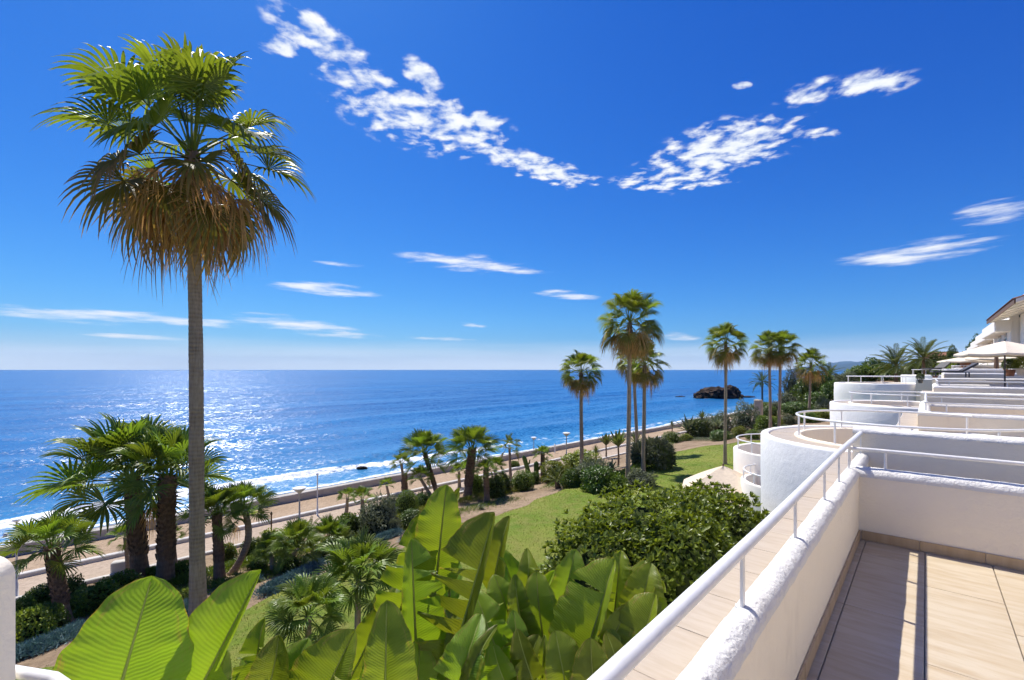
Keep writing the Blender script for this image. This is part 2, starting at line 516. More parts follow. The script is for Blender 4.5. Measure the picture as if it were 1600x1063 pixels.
M['sand_path'] = m_ground('sand_promenade', (0.35, 0.25, 0.16), (0.41, 0.30, 0.20), (0.46, 0.345, 0.235), 0.9, 0.9)
M['pink_path'] = m_ground('pinkish_paving', (0.38, 0.295, 0.215), (0.43, 0.335, 0.25), (0.46, 0.365, 0.28), 1.2, 0.4)
def m_beach():
    m, t = new_mat('beach_sand')
    g = t.n('ShaderNodeNewGeometry').outputs['Position']
    at_ = t.n('ShaderNodeAttribute', attribute_name='inland').outputs['Fac']
    n1 = t.noise(g, 0.5, 5, 0.6); n2 = t.noise(g, 9, 5, 0.65)
    dry = t.mix(t.rng(n1, 0.35, 0.65), (0.33, 0.27, 0.205), (0.42, 0.345, 0.265))
    dry = t.mix(t.rng(n2, 0.45, 0.7, 0, 0.5), dry, (0.22, 0.175, 0.13))
    wetf = t.rng(t.math('ADD', at_, t.math('MULTIPLY_ADD', n1, 3.0, -1.5)), 1.0, 3.6, 1, 0, True)
    cc = t.mix(wetf, dry, (0.15, 0.125, 0.10))
    finish(t, principled(t, cc, t.rng(wetf, 0, 1, 0.9, 0.35), bump(t, n2, 0.6, 0.05), 0.4))
    return m
M['beach'] = m_beach()
def m_lawn():
    m, t = new_mat('lawn_grass')
    g = t.n('ShaderNodeNewGeometry').outputs['Position']
    n1 = t.noise(g, 0.28, 5, 0.6); n2 = t.noise(g, 1.6, 5, 0.65); n3 = t.noise(g, 26, 4, 0.7)
    cc = t.ramp(n1, [(0.33, (0.125, 0.20, 0.02)), (0.5, (0.185, 0.25, 0.03)), (0.68, (0.28, 0.285, 0.06))])
    cc = t.mix(t.rng(n2, 0.42, 0.66, 0, 0.75), cc, (0.29, 0.255, 0.075))
    cc = t.mix(t.rng(n3, 0.35, 0.62, 0.55, 0), cc, (0.085, 0.14, 0.016))
    finish(t, principled(t, cc, 0.9, bump(t, n3, 1.0, 0.06), 0.15))
    return m
M['lawn'] = m_lawn()
def m_grass_blade():
    return leafy('grass_blade', (0.14, 0.21, 0.02), (0.25, 0.30, 0.05), 0.35, 0.6, scale=1.5)
M['blade'] = m_grass_blade()
def m_bark(name, c1, c2, rings=28.0):
    m, t = new_mat(name)
    uv = t.n('ShaderNodeTexCoord').outputs['Object']
    s = t.n('ShaderNodeSeparateXYZ', ins={0: uv})
    n1 = t.noise(uv, 2.0, 5, 0.6)
    z = t.math('ADD', t.math('MULTIPLY', s.outputs[2], rings), t.math('MULTIPLY', n1, 3.0))
    ring = t.math('SINE', t.math('MULTIPLY', z, 2.0))
    mp = t.n('ShaderNodeMapping', ins={0: uv}); mp.inputs['Scale'].default_value = (26, 26, 3)
    fib = t.noise(mp.outputs[0], 1.0, 5, 0.7)
    n2 = t.noise(uv, 1.1, 4, 0.6)
    f = t.math('ADD', t.math('MULTIPLY', ring, t.rng(n2, 0.35, 0.65, 0.0, 0.22)), t.rng(fib, 0.25, 0.75), clamp=True)
    cc = t.mix(f, c1, c2)
    cc = t.mix(t.rng(n2, 0.4, 0.7, 0, 0.4), cc, tuple(x * 0.6 for x in c1))
    h = t.math('ADD', t.math('MULTIPLY', ring, t.rng(n2, 0.3, 0.7, 0.05, 0.45)), fib)
    finish(t, principled(t, cc, 0.9, bump(t, h, 0.8, 0.02), 0.15))
    return m
M['bark'] = m_bark('palm_bark', (0.26, 0.185, 0.12), (0.48, 0.375, 0.27))
M['bark_dark'] = m_bark('dark_palm_bark', (0.14, 0.09, 0.055), (0.32, 0.225, 0.15), 16)
M['twig'] = m_bark('shrub_stem', (0.12, 0.085, 0.055), (0.22, 0.16, 0.11), 8)

BROWN = (0.30, 0.17, 0.06)
M['fan'] = leafy('fan_frond', (0.105, 0.155, 0.016), (0.22, 0.265, 0.036), 0.48, 0.42, scale=3, tip=((0.36, 0.27, 0.10), 0.90, 1.15, 0.8))
M['fan_old'] = leafy('ageing_fan_frond', (0.125, 0.135, 0.018), (0.24, 0.215, 0.04), 0.46, 0.5, scale=3, tip=((0.34, 0.20, 0.07), 0.55, 1.0, 0.9))
M['fan_dead'] = leafy('dead_fan_frond', (0.40, 0.265, 0.115), (0.68, 0.49, 0.26), 0.48, 0.75, tcol=(1.2, 0.95, 0.6), scale=4, spec=0.1)
M['fan_young'] = leafy('young_fan_frond', (0.115, 0.18, 0.018), (0.21, 0.285, 0.04), 0.42, 0.42, scale=3, tip=((0.30, 0.27, 0.10), 0.95, 1.2, 0.5))
M['petiole'] = leafy('palm_petiole', (0.16, 0.16, 0.03), (0.27, 0.25, 0.06), 0.1, 0.45, scale=4)
M['feather'] = leafy('feather_frond', (0.075, 0.105, 0.028), (0.145, 0.175, 0.05), 0.3, 0.45, scale=3, tip=((0.25, 0.22, 0.09), 0.9, 1.2, 0.5))
M['leaf_dark'] = leafy('dark_green_leaf', (0.045, 0.085, 0.011), (0.115, 0.175, 0.024), 0.3, 0.35, scale=5, spec=0.5)
M['leaf_mid'] = leafy('mid_green_leaf', (0.075, 0.13, 0.015), (0.165, 0.24, 0.03), 0.35, 0.4, scale=5, spec=0.4)
M['leaf_lime'] = leafy('yellow_green_leaf', (0.125, 0.175, 0.016), (0.27, 0.31, 0.04), 0.38, 0.45, scale=5)
M['leaf_grey'] = leafy('grey_green_leaf', (0.095, 0.115, 0.062), (0.20, 0.225, 0.13), 0.25, 0.6, tcol=(1.1, 1.1, .8), scale=5)
M['leaf_blue'] = leafy('blue_green_leaf', (0.060, 0.115, 0.105), (0.13, 0.21, 0.195), 0.15, 0.55, tcol=(0.9, 1.1, 1.0), scale=6)
M['leaf_pitt'] = leafy('glossy_hedge_leaf', (0.080, 0.125, 0.012), (0.24, 0.29, 0.034), 0.38, 0.40, scale=2.2, spec=0.5, rnd=0.0)
M['core'] = m_simple('shaded_core', (0.030, 0.040, 0.012), 0.95, 0.4, 9, 0.5, 0.05)  # solid dark fill; shade between the leaves is put into its colour
def veins(t, uv, su):
    # fine parallel ribs running from the midrib to the edge
    sl = t.math('ADD', t.math('MULTIPLY', su.outputs[1], 1.0), t.math('MULTIPLY', t.math('ABSOLUTE', su.outputs[0]), -0.10))
    nz = t.noise(uv, 5.0, 3, 0.5)
    ph = t.math('ADD', t.math('MULTIPLY', sl, 330.0), t.math('MULTIPLY', nz, 5.0))
    rib = t.math('SINE', ph)
    rib2 = t.math('SINE', t.math('MULTIPLY', ph, 0.21))
    h = t.math('ADD', rib, rib2)
    edge = t.rng(t.math('ADD', t.math('ABSOLUTE', su.outputs[0]), t.math('MULTIPLY_ADD', t.noise(uv, 16.0, 3, 0.6), 0.06, -0.03)), 0.965, 0.995, 0, 1.0, True)
    edge = t.math('MULTIPLY', edge, t.rng(t.noise(uv, 4.0, 4, 0.6), 0.42, 0.6, 0.05, 0.8))
    blotch = t.noise(uv, 3.2, 5, 0.65)
    spots = t.rng(t.noise(uv, 22.0, 2, 0.5), 0.73, 0.80, 0, 0.7, True)
    def colr(cc):
        cc = t.mix(t.math('MULTIPLY_ADD', rib2, 0.05, 0.08), cc, (0.24, 0.33, 0.045))
        cc = t.mix(t.rng(blotch, 0.5, 0.75, 0, 0.5, True), cc, (0.21, 0.25, 0.03))
        cc = t.mix(edge, cc, (0.42, 0.26, 0.05))
        cc = t.mix(spots, cc, (0.20, 0.13, 0.04))
        dry = t.math('MULTIPLY', t.rng(t.math('ADD', t.math('ABSOLUTE', su.outputs[0]), t.math('MULTIPLY', su.outputs[1], 0.35)), 0.95, 1.2, 0, 1, True), t.rng(t.noise(uv, 7.0, 4, 0.65), 0.54, 0.64, 0, 0.85, True))
        cc = t.mix(dry, cc, (0.36, 0.25, 0.10))
        return cc
    return bump(t, h, 0.17, 0.006), colr
M['paddle'] = leafy('paddle_leaf', (0.13, 0.215, 0.016), (0.26, 0.325, 0.036), 0.56, 0.38, tcol=(1.35, 1.25, 0.35), scale=1.6, spec=0.4, rnd=0.36, vein=veins)
M['midrib'] = leafy('leaf_midrib', (0.27, 0.32, 0.06), (0.36, 0.40, 0.10), 0.35, 0.4, scale=3)
M['stalk'] = leafy('leaf_stalk', (0.12, 0.17, 0.03), (0.20, 0.25, 0.05), 0.05, 0.45, scale=3)
M['dry_leaf'] = leafy('dry_leaf', (0.30, 0.20, 0.09), (0.48, 0.36, 0.18), 0.3, 0.7, tcol=(1.1, 1, .7), scale=5, spec=0.1)
def m_rock():
    m, t = new_mat('dark_sea_rock')
    g = t.n('ShaderNodeNewGeometry').outputs['Position']
    n1 = t.noise(g, 0.5, 6, 0.7); n2 = t.noise(g, 2.5, 6, 0.7)
    cc = t.ramp(n1, [(0.35, (0.025, 0.018, 0.014)), (0.55, (0.085, 0.052, 0.034)), (0.72, (0.14, 0.09, 0.055))])
    cc = t.mix(t.rng(n2, 0.4, 0.65, 0, 0.6), cc, (0.02, 0.016, 0.013))
    finish(t, principled(t, cc, 0.85, bump(t, n2, 1.0, 0.4), 0.2))
    return m
M['rock'] = m_rock()
def m_sea():
    m, t = new_mat('sea_water')
    tc = t.n('ShaderNodeTexCoord').outputs['Object']
    foam = t.n('ShaderNodeAttribute', attribute_name='foam').outputs['Fac']
    shal = t.n('ShaderNodeAttribute', attribute_name='shallow').outputs['Fac']
    mp = t.n('ShaderNodeMapping', ins={0: tc}); mp.inputs['Scale'].default_value = (0.55, 1.0, 1.0)
    v = mp.outputs[0]
    def slope(sc, amp):
        nd = t.n('ShaderNodeTexNoise', ins={0: v}); nd.inputs['Scale'].default_value = sc; nd.inputs['Detail'].default_value = 2.0
        sb = t.n('ShaderNodeVectorMath', operation='SUBTRACT', ins={0: nd.outputs['Color']}); sb.inputs[1].default_value = (.5, .5, .5)
        # wind sea runs ashore: slopes are steep along its run and gentle across it
        mu = t.n('ShaderNodeVectorMath', operation='MULTIPLY', ins={0: sb.outputs[0]}); mu.inputs[1].default_value = (amp * .22, amp, 0)
        ro_ = t.n('ShaderNodeVectorRotate', rotation_type='Z_AXIS', ins={0: mu.outputs[0]}); ro_.inputs['Angle'].default_value = rad(35)
        return ro_.outputs[0]
    acc = t.n('ShaderNodeNewGeometry').outputs['Normal']
    for sc, amp in ((0.12, 0.30), (0.75, 0.8), (3.2, 2.0), (11.0, 1.6)):
        acc = t.n('ShaderNodeVectorMath', operation='ADD', ins={0: acc, 1: slope(sc, amp)}).outputs[0]
    nrm = t.n('ShaderNodeVectorMath', operation='NORMALIZE', ins={0: acc}).outputs[0]
    mp2 = t.n('ShaderNodeMapping', ins={0: tc}); mp2.inputs['Scale'].default_value = (0.006, 0.03, 1.0)
    big = t.noise(mp2.outputs[0], 1.0, 5, 0.6)
    deep = t.mix(t.rng(big, 0.38, 0.66), (0.003, 0.085, 0.26), (0.007, 0.14, 0.36))
    cc = t.mix(t.math('MULTIPLY', shal, 0.55), deep, (0.04, 0.26, 0.46))
    fn = t.noise(tc, 1.3, 6, 0.7); fn2 = t.noise(tc, 0.35, 4, 0.6)
    lace = t.math('ADD', t.math('MULTIPLY', fn, 0.75), t.math('MULTIPLY', fn2, 0.35))
    fm = t.rng(t.math('ADD', foam, t.math('MULTIPLY_ADD', lace, 2.2, -1.25)), 0.30, 0.72, 0, 1, True)
    fm = t.math('MULTIPLY', fm, t.rng(foam, 0.02, 0.15, 0, 1))
    cc = t.mix(fm, cc, (0.86, 0.88, 0.88))
    ro = t.rng(fm, 0, 1, 0.285, 0.8)
    finish(t, principled(t, cc, ro, nrm, 0.9, IOR=1.33))
    return m
M['sea'] = m_sea()
def m_hill(name, c1, c2):
    m, t = new_mat(name)
    g = t.n('ShaderNodeNewGeometry').outputs['Position']
    n = t.noise(g, 0.004, 6, 0.65)
    finish(t, principled(t, t.mix(t.rng(n, .35, .65), c1, c2), 0.95, None, 0.05))
    return m
M['hill'] = m_hill('wooded_hill', (0.02, 0.045, 0.055), (0.05, 0.075, 0.08))  # green darkened and blued: distance haze partly put into the base colour

# ------------------------------------------------------------------ terrain
def axis(parts):
    out = []
    for a, b, n in parts: out += list(np.linspace(a, b, n, endpoint=False))
    out.append(parts[-1][1])
    return np.array(out)
def ta_sheet(name, ts, as_, mat, lift=0.0, zfun=None, attr=False, kind='structure', label=None):
    T, A = np.meshgrid(ts, as_, indexing='ij')
    Z = gz_ta(T, A) + lift if zfun is None else zfun(T, A)
    K = -A / S2 + SHORE; S = T / S2
    V = np.stack([(S - K) / 2, (S + K) / 2, Z], -1).reshape(-1, 3)
    n, m = T.shape
    I = np.arange(n * m).reshape(n, m)
    Fa = np.stack([I[:-1, :-1], I[1:, :-1], I[1:, 1:], I[:-1, 1:]], -1).reshape(-1, 4)[:, ::-1]
    me = np_mesh(name, V, Fa, mat, None, True, {'inland': A.ravel()} if attr else None)
    o = link(name, me)
    o['kind'] = kind
    return o
ts_g = axis([(-3000, -60, 12), (-60, 90, 150), (90, 260, 85), (260, 3000, 30)])
ground = ta_sheet('ground', ts_g, axis([(-300, -10, 6), (-10, 60, 140), (60, 300, 40), (300, 2500, 6)]), M['soil'], -0.02)
beach = ta_sheet('beach', axis([(-120, 60, 180), (60, 220, 80)]), axis([(-7, 5.5, 40)]), M['beach'], 0.004, attr=True)
ta_sheet('sand_promenade', axis([(-120, 60, 120), (60, 150, 40)]), axis([(5.9, 9.7, 8)]), M['sand_path'], 0.008)
ta_sheet('paved_path', axis([(-120, 60, 120), (60, 120, 30)]), axis([(10.0, 13.0, 8)]), M['pink_path'], 0.006)

# lawn with an uneven inner edge
def lawn_edge(t): return float(np.interp(t, [-45, -10, 0, 4, 8, 14, 20, 30, 38, 41, 44, 47, 50, 54], [24, 22.8, 22.9, 23.3, 22.3, 21.6, 21.0, 19.4, 18.0, 18.6, 20.5, 23.5, 29, 40])) + .25 * math.sin(t * .9) + .15 * math.sin(t * 2.3)
def lawn():
    ts = np.linspace(-45, 53, 216); rows = 44
    V = []; 
    for t in ts:
        e = lawn_edge(t)
        far = 43.0
        for j in range(rows):
            a = e + (far - e) * (j / (rows - 1)) ** 1.3
            x, y = shore_xy(t, a)
            V.append((x, y, gz_ta(t, a) + 0.025))
    I = np.arange(len(ts) * rows).reshape(len(ts), rows)
    Fa = np.stack([I[:-1, :-1], I[1:, :-1], I[1:, 1:], I[:-1, 1:]], -1).reshape(-1, 4)[:, ::-1]
    o = link('lawn', np_mesh('lawn', V, Fa, M['lawn'], None, True)); o['kind'] = 'structure'
    # short blades of grass on it
    r = np.random.default_rng(5)
    N = 110000
    t = r.uniform(-30, 52, N); e = np.array([lawn_edge(q) for q in t])
    a = e - .05 + r.random(N) ** 1.2 * (41 - e)
    K = a / S2 * 1 ; K = -a / S2 + SHORE; S = t / S2
    P = np.stack([(S - K) / 2, (S + K) / 2, gz_ta(t, a) + .02], -1)
    ang = r.uniform(0, 2 * np.pi, N); h = r.uniform(.025, .06, N); wd = r.uniform(.008, .02, N)
    dx = np.stack([np.cos(ang), np.sin(ang), 0 * ang], -1)
    ln = np.stack([r.normal(0, .4, N), r.normal(0, .4, N), np.ones(N)], -1)
    V = np.stack([P - dx * wd[:, None], P + dx * wd[:, None], P + ln * h[:, None]], 1).reshape(-1, 3)
    g = link('lawn_blades', np_mesh('lawn_blades', V, np.arange(3 * N).reshape(N, 3), M['blade']))
    tag(g, 'short green grass blades covering the lawn', 'grass', kind='stuff')
lawn()

def ta_bar(name, t0, t1, a0, a1, h, mat, n=60, kind=None, base=-0.3, rough=0.0, seed=0):
    """a low wall or kerb along the shore"""
    mb = MB(); rows = []
    for i in range(n + 1):
        t = t0 + (t1 - t0) * i / n
        z0 = float(gz_ta(t, (a0 + a1) / 2))
        r = []
        for (a, z) in ((a0, base), (a0, h - .03), (a0 + .03, h), (a1 - .03, h), (a1, h - .03), (a1, base)):
            x, y = shore_xy(t, a + rough * mnoise.noise((t * .7, a, seed)))
            r.append((x, y, z0 + z + rough * mnoise.noise((t * .5, seed + 3.3, a))))
        rows.append(r)
    mb.grid(rows)
    e = len(rows[0]); nn = len(mb.V)
    mb.F.append(tuple(range(e))); mb.F.append(tuple(range(nn - e, nn))[::-1])
    o = mb.build(name, mat)
    bm = bmesh.new(); bm.from_mesh(o.data); bmesh.ops.recalc_face_normals(bm, faces=bm.faces); bm.to_mesh(o.data); bm.free()
    smooth_by_angle(o, 30)
    return o
tag(ta_bar('sea_wall', -60, 130, 5.4, 5.9, 0.52, M['concrete'], 160, rough=.04, seed=1), 'low weathered concrete sea wall between the beach and the sandy promenade', 'wall')
tag(ta_bar('kerb_wall', -60, 84, 9.7, 10.0, 0.20, M['kerb'], 120, rough=.02, seed=5), 'low pale kerb wall between the sandy promenade and the paved path', 'kerb')
tag(ta_bar('garden_kerb', -60, 76, 13.0, 13.22, 0.12, M['kerb'], 120, rough=.03, seed=8), 'narrow pale kerb along the garden side of the paved path', 'kerb')

# ------------------------------------------------------------------ sea
def sea():
    ts = axis([(-40000, -3000, 8), (-3000, -300, 18), (-300, -50, 40), (-50, 170, 440), (170, 500, 110), (500, 4000, 40), (4000, 40000, 8)])
    ws = axis([(-3.0, 26, 200), (26, 90, 180), (90, 260, 120), (260, 1000, 60), (1000, 6000, 30), (6000, 60000, 10)])
    T, W = np.meshgrid(ts, ws, indexing='ij')
    def wob(T, W, s): return np.sin(T * .031 * s + 1.3 * s) * 1.9 + np.sin(T * .083 * s + .7 * s) * .8 + np.sin(T * .19 + 2.1 * s) * .3
    fade = 1 / (1 + np.maximum(W, 0) / 130.0)
    amp = .55 * fade * sstep(2, 9, W)
    def crest(ph, k): return np.exp(k * (np.cos(ph) - 1)) - .35
    ph1 = 2 * np.pi * (W + 1.6 * wob(T, W, 1.0)) / 11.5
    ph2 = 2 * np.pi * (W + 2.2 * wob(T, W, .61) + T * .05) / 18.3
    grp = .55 + .45 * np.sin(T * .045 + W * .11) * np.sin(T * .021 - W * .05 + 1)
    Z = amp * (crest(ph1, 1.6) * grp + .9 * crest(ph2, 1.3))
    Z = np.where(W > 700, 0, Z)
    # the wave that is breaking on the beach
    wc = 4.3 + .7 * np.sin(T * .06 + .5) + .45 * np.sin(T * .17) + .25 * np.sin(T * .43)
    hb = .42 * (.55 + .45 * np.sin(T * .05 + 1.2)) * (1 - .6 * sstep(50, 100, T))
    Z += hb * np.exp(-((W - wc) / np.where(W < wc, .55, 1.3)) ** 2)
    swash = .12 * sstep(-3, 4, W)
    Z = Z + .02 * sstep(0, 3, W)
    # thin sheet running up the sand
    edge = -.7 + .7 * np.sin(T * .09) + .4 * np.sin(T * .23 + 1)
    bed = np.interp(-W, PA, PZ)
    Z = np.where(W < 1.5, np.where(W > edge, np.maximum(Z, bed + .02), bed - .06), Z)
    foam = 1.0 * np.exp(-((W - (wc - .35)) / .55) ** 2) * (.55 + .45 * np.sin(T * .05 + 1.2)) * (1 - .5 * sstep(50, 90, T))
    foam += .60 * np.exp(-((W - (edge + .45)) / .45) ** 2) + .36 * sstep(edge, edge + .5, W) * (1 - sstep(1.4, wc - .6, W))
    foam += .30 * np.exp(-((W - (wc - 1.4)) / .8) ** 2)
    foam = np.clip(foam * .85, 0, 1.1)
    # surf round the islet
    shallow = (1 - sstep(0, 14, W)) * .8 + .25 * (1 - sstep(8, 60, W))
    V = np.stack([T, W, Z], -1).reshape(-1, 3)
    n, m = T.shape
    I = np.arange(n * m).reshape(n, m)
    Fa = np.stack([I[:-1, :-1], I[1:, :-1], I[1:, 1:], I[:-1, 1:]], -1).reshape(-1, 4)
    me = np_mesh('sea', V, Fa, M['sea'], None, True, {'foam': foam.ravel(), 'shallow': shallow.ravel()})
    o = link('sea', me)
    # local x = along the shore, local y = out to sea
    x0, y0 = shore_xy(0, 0)
    o.matrix_world = Matrix(((S2, -S2, 0, x0), (S2, S2, 0, y0), (0, 0, 1, 0), (0, 0, 0, 1)))
    o['kind'] = 'structure'
sea()

def rock(name, loc, sx, sy, sz, seed, label, parent=None, sub=4):
    bm = bmesh.new()
    bmesh.ops.create_icosphere(bm, subdivisions=sub, radius=1.0)
    for v in bm.verts:
        p = v.co.copy()
        d = 1 + .38 * mnoise.noise(p * 1.3 + Vector((seed, 0, 0))) + .22 * mnoise.noise(p * 3.1 + Vector((0, seed, 0))) + .10 * mnoise.noise(p * 7 + Vector((0, 0, seed)))
        d += .12 * abs(mnoise.noise(p * 4 + Vector((seed, seed, 0))))
        v.co = Vector((p.x * sx, p.y * sy, p.z * sz)) * d
    me = bpy.data.meshes.new(name); bm.to_mesh(me); bm.free()
    o = link(name, me, M['rock'], parent, loc)
    if label: tag(o, label, 'rock')
    return o
# islet off the point
ic = at(1122, 620, 155); ic.z = 0
isl = empty('rock_islet', ic, 0, 'dark brown rocky islet standing in the sea off the point', 'rock')
for (dx, dz, sx, sy, sz, sd_) in ((-9.3, .6, 2.2, 2.4, 1.7, 1), (-3.5, .8, 5.2, 4.0, 2.7, 4), (1.5, .8, 5.0, 4.2, 2.9, 9), (6.4, .7, 3.4, 3.4, 3.6, 14), (9.2, .2, 2.6, 2.6, 1.5, 19), (-6.5, 0, 4.0, 3.6, .9, 23)):
    rock('boulder', (dx, .3 * dx, dz), sx, sy, sz, sd_, None, isl)
isl.scale = (.78, .8, .98)
rock('flat_rock', at(1063, 617, 160) * 1.0 - Vector((0, 0, at(1063, 617, 160).z - .05)), 1.6, .8, .35, 31, 'flat dark rock awash left of the islet', sub=3)
rock('reef_rock', Vector((at(1168, 617, 160).x, 160, .05)), 2.6, .9, .32, 37, 'low reef rock awash between the islet and the shore', sub=3)
p = G(566, 741); rock('surf_rock', (p.x, p.y, .10), .55, .26, .16, 41, 'wide dark wet rock in the surf near the waterline', sub=3)
p = G(588, 750); rock('beach_stone', (p.x, p.y, p.z + .08), .22, .2, .16, 47, 'small dark stone lying on the sand above the surf rock', sub=2)

# far coast
def hills(name, X0, X1, Y, prof, depth, label):
    V = []; Fc = []
    n = 120; rows = 8
    for i in range(n):
        f = i / (n - 1)
        x = X0 + (X1 - X0) * f
        h = np.interp(f, [q[0] for q in prof], [q[1] for q in prof])
        h *= 1 + .18 * mnoise.noise((f * 9, Y * .001, 0)) + .09 * mnoise.noise((f * 27, 1, 0))
        for j in range(rows):
            g = j / (rows - 1)
            zz = h * math.sin(g * math.pi * .5) * (1 + .12 * mnoise.noise((f * 22, g * 4, 3)))
            V.append((x + depth * g * .5, Y + depth * g, zz - 2))
    I = np.arange(n * rows).reshape(n, rows)
    Fa = np.stack([I[:-1, :-1], I[1:, :-1], I[1:, 1:], I[:-1, 1:]], -1).reshape(-1, 4)
    o = link(name, np_mesh(name, V, Fa, M['hill'], None, True))
    o['kind'] = 'structure'
    return o
hills('far_mountains', 9500, 17000, 15200, [(0, 0), (.10, 130), (.25, 300), (.36, 420), (.44, 300), (.6, 340), (1, 300)], 5000, '')
hills('near_hills', 6300, 14400, 9500, [(0, 0), (.08, 57), (.20, 205), (.32, 285), (.45, 247), (.7, 340), (1, 410)], 4400, '')

# ------------------------------------------------------------------ terraces
def nz(p, s, amp):
    return amp * mnoise.noise(Vector(p) * s)
def wall_run(pts_uv, thick, h, z0=-5.2, mat=None, step=0.05, rnd=12, amp=0.006, name='parapet', parent=None, off=(0, 0), dz=0.0, cap_mat=None, r=None):
    """straight wall between two (u,v) points with a hand-rounded plaster top; body and coping are two parts"""
    (u0, v0), (u1, v1) = pts_uv
    L = math.hypot(u1 - u0, v1 - v0)
    du, dv = (u1 - u0) / L, (v1 - v0) / L
    nu, nv = -dv, du
    n = max(2, int(L / step))
    r = thick / 2 if r is None else r
    body = MB(); cop = MB()
    rb, rc = [], []
    for i in range(n + 1):
        s = L * i / n
        cu, cv = u0 + du * s + off[0], v0 + dv * s + off[1]
        row = []
        for (k, z) in ((-1, z0), (-1, h - r - .005), (1, h - r - .005), (1, z0)):
            q = k * (thick / 2 - .004)
            row.append(B(cu + nu * q, cv + nv * q, z + dz))
        rb.append(row)
        row = []
        prof = [(-thick / 2, h - r - .012)] + [(-math.cos(a) * thick / 2, h - r + math.sin(a) * r) for a in [math.pi * k / rnd for k in range(rnd + 1)]] + [(thick / 2, h - r - .012)]
        for (q, z) in prof:
            p = B(cu + nu * q, cv + nv * q, z + dz)
            e = 1 + nz(p, 9, amp / max(r, .02)) + nz(p, 30, amp * .6 / max(r, .02)) + nz(p, 2.2, amp * .8 / max(r, .02))
            q2 = q * e; z2 = h - r + (z - h + r) * e if z > h - r else z
            row.append(B(cu + nu * q2, cv + nv * q2, z2 + dz))
        rc.append(row)
    body.grid(rb); cop.grid(rc)
    for mb, rows in ((body, rb), (cop, rc)):
        e = len(rows[0]); nn = len(mb.V)
        mb.F.append(tuple(range(e))); mb.F.append(tuple(range(nn - e, nn))[::-1])
    out = []
    for mb, nm, mt in ((body, name, mat or M['plaster']), (cop, 'coping', cap_mat or M['coping'])):
        o = mb.build(nm, mt, parent)
        bm = bmesh.new(); bm.from_mesh(o.data); bmesh.ops.recalc_face_normals(bm, faces=bm.faces); bm.to_mesh(o.data); bm.free()
        smooth_by_angle(o, 40)
        out.append(o)
    out[1].parent = out[0] if parent else None
    return out
def tile_piece(w, l, h=.012):
    mb = MB(); mb.box((-w / 2, -l / 2, -h), (w, 0, 0), (0, l, 0), (0, 0, h))
    me = mesh('tile', mb.V, mb.F)
    bevel_mesh(me, .002, 1)
    return me
BROT = -math.atan2(UX, UY)     # turns local y onto the u direction, local x onto v
def lay_tiles(parent, u0, u1, v0, v1, w, l, z, mat, joint=.006, stagger=.4, name='tile', cache={}):
    """tiles in rows along u; local y of each tile = u"""
    row = 0; v = v0
    while v < v1 - .02:
        ww = min(w, v1 - v)
        u = u0 - l * ((row * stagger) % 1.0)
        while u < u1 - .02:
            a, b = max(u, u0), min(u + l, u1)
            if b - a > .03:
                key = (round(ww - joint, 3), round(b - a - joint, 3), mat.name)
                if key not in cache:
                    cache[key] = tile_piece(key[0], key[1]); cache[key].materials.append(mat)
                o = link(name, cache[key], None, parent)
                o.location = B((a + b) / 2, v + ww / 2, z + random.Random(int(u * 100 + v * 1000)).uniform(-.0012, .0012))
                o.rotation_euler = (0, 0, BROT)
            u += l
        v += w; row += 1
def rail_tube(parent, pts, r=.024, name='handrail', mat=None, seg=14):
    mb = MB(); mb.tube(pts, r, seg)
    o = mb.build(name, mat or M['rail'], parent, smooth=True)
    return o
def post(parent, u, v, z0, z1, mat=None, w=.026, d=.012, seg=8):
    mb = MB()
    mb.box(B(u - w / 2, v - d / 2, z0), B(w, 0) - B(0, 0), B(0, d) - B(0, 0), (0, 0, z1 - z0))
    mb.tube([B(u, v, z0 - .004), B(u, v, z0 + .008)], .028, 10)
    return mb.build('post', mat or M['rail'], parent)

# --- the terrace the photograph was taken from
near = empty('terrace', B(2, 2, -5), 0, 'white plastered roof terrace with beige tiled floor and tubular handrail in the foreground', 'terrace')
near_inv = None
def adopt(parent):
    """children were built in world coordinates: keep them there"""
    bpy.context.view_layer.update()
    inv = parent.matrix_world.inverted()
    for c in parent.children: c.matrix_parent_inverse = inv
fl = MB(); fl.box(B(-3.5, -.60, -.30), B(9.0, 0) - B(0, 0), B(0, 6.0) - B(0, 0), (0, 0, .288))
near_floor = fl.build('floor', M['grout'], near)
lay_tiles(near_floor, -3.4, 5.44, -.415, 3.4, .41, 1.21, 0.0, M['tile'])
lay_tiles(near_floor, -3.4, 5.44, -.470, -.415, .055, 1.21, 0.0, M['tile'], stagger=.15)
wall_run(((-.1, -.530), (6.50, -.530)), .122, .662, -.3, parent=near, step=.03, rnd=16, amp=.0035, r=.062)
wall_run(((5.525, -.50), (5.525, 3.4)), .168, .675, -.3, parent=near, step=.03, rnd=16, amp=.0035, r=.075)
wall_run(((6.60, -.62), (6.60, 3.4)), .20, .945, -5.0, parent=near, step=.04, rnd=12, amp=.004, r=.05)
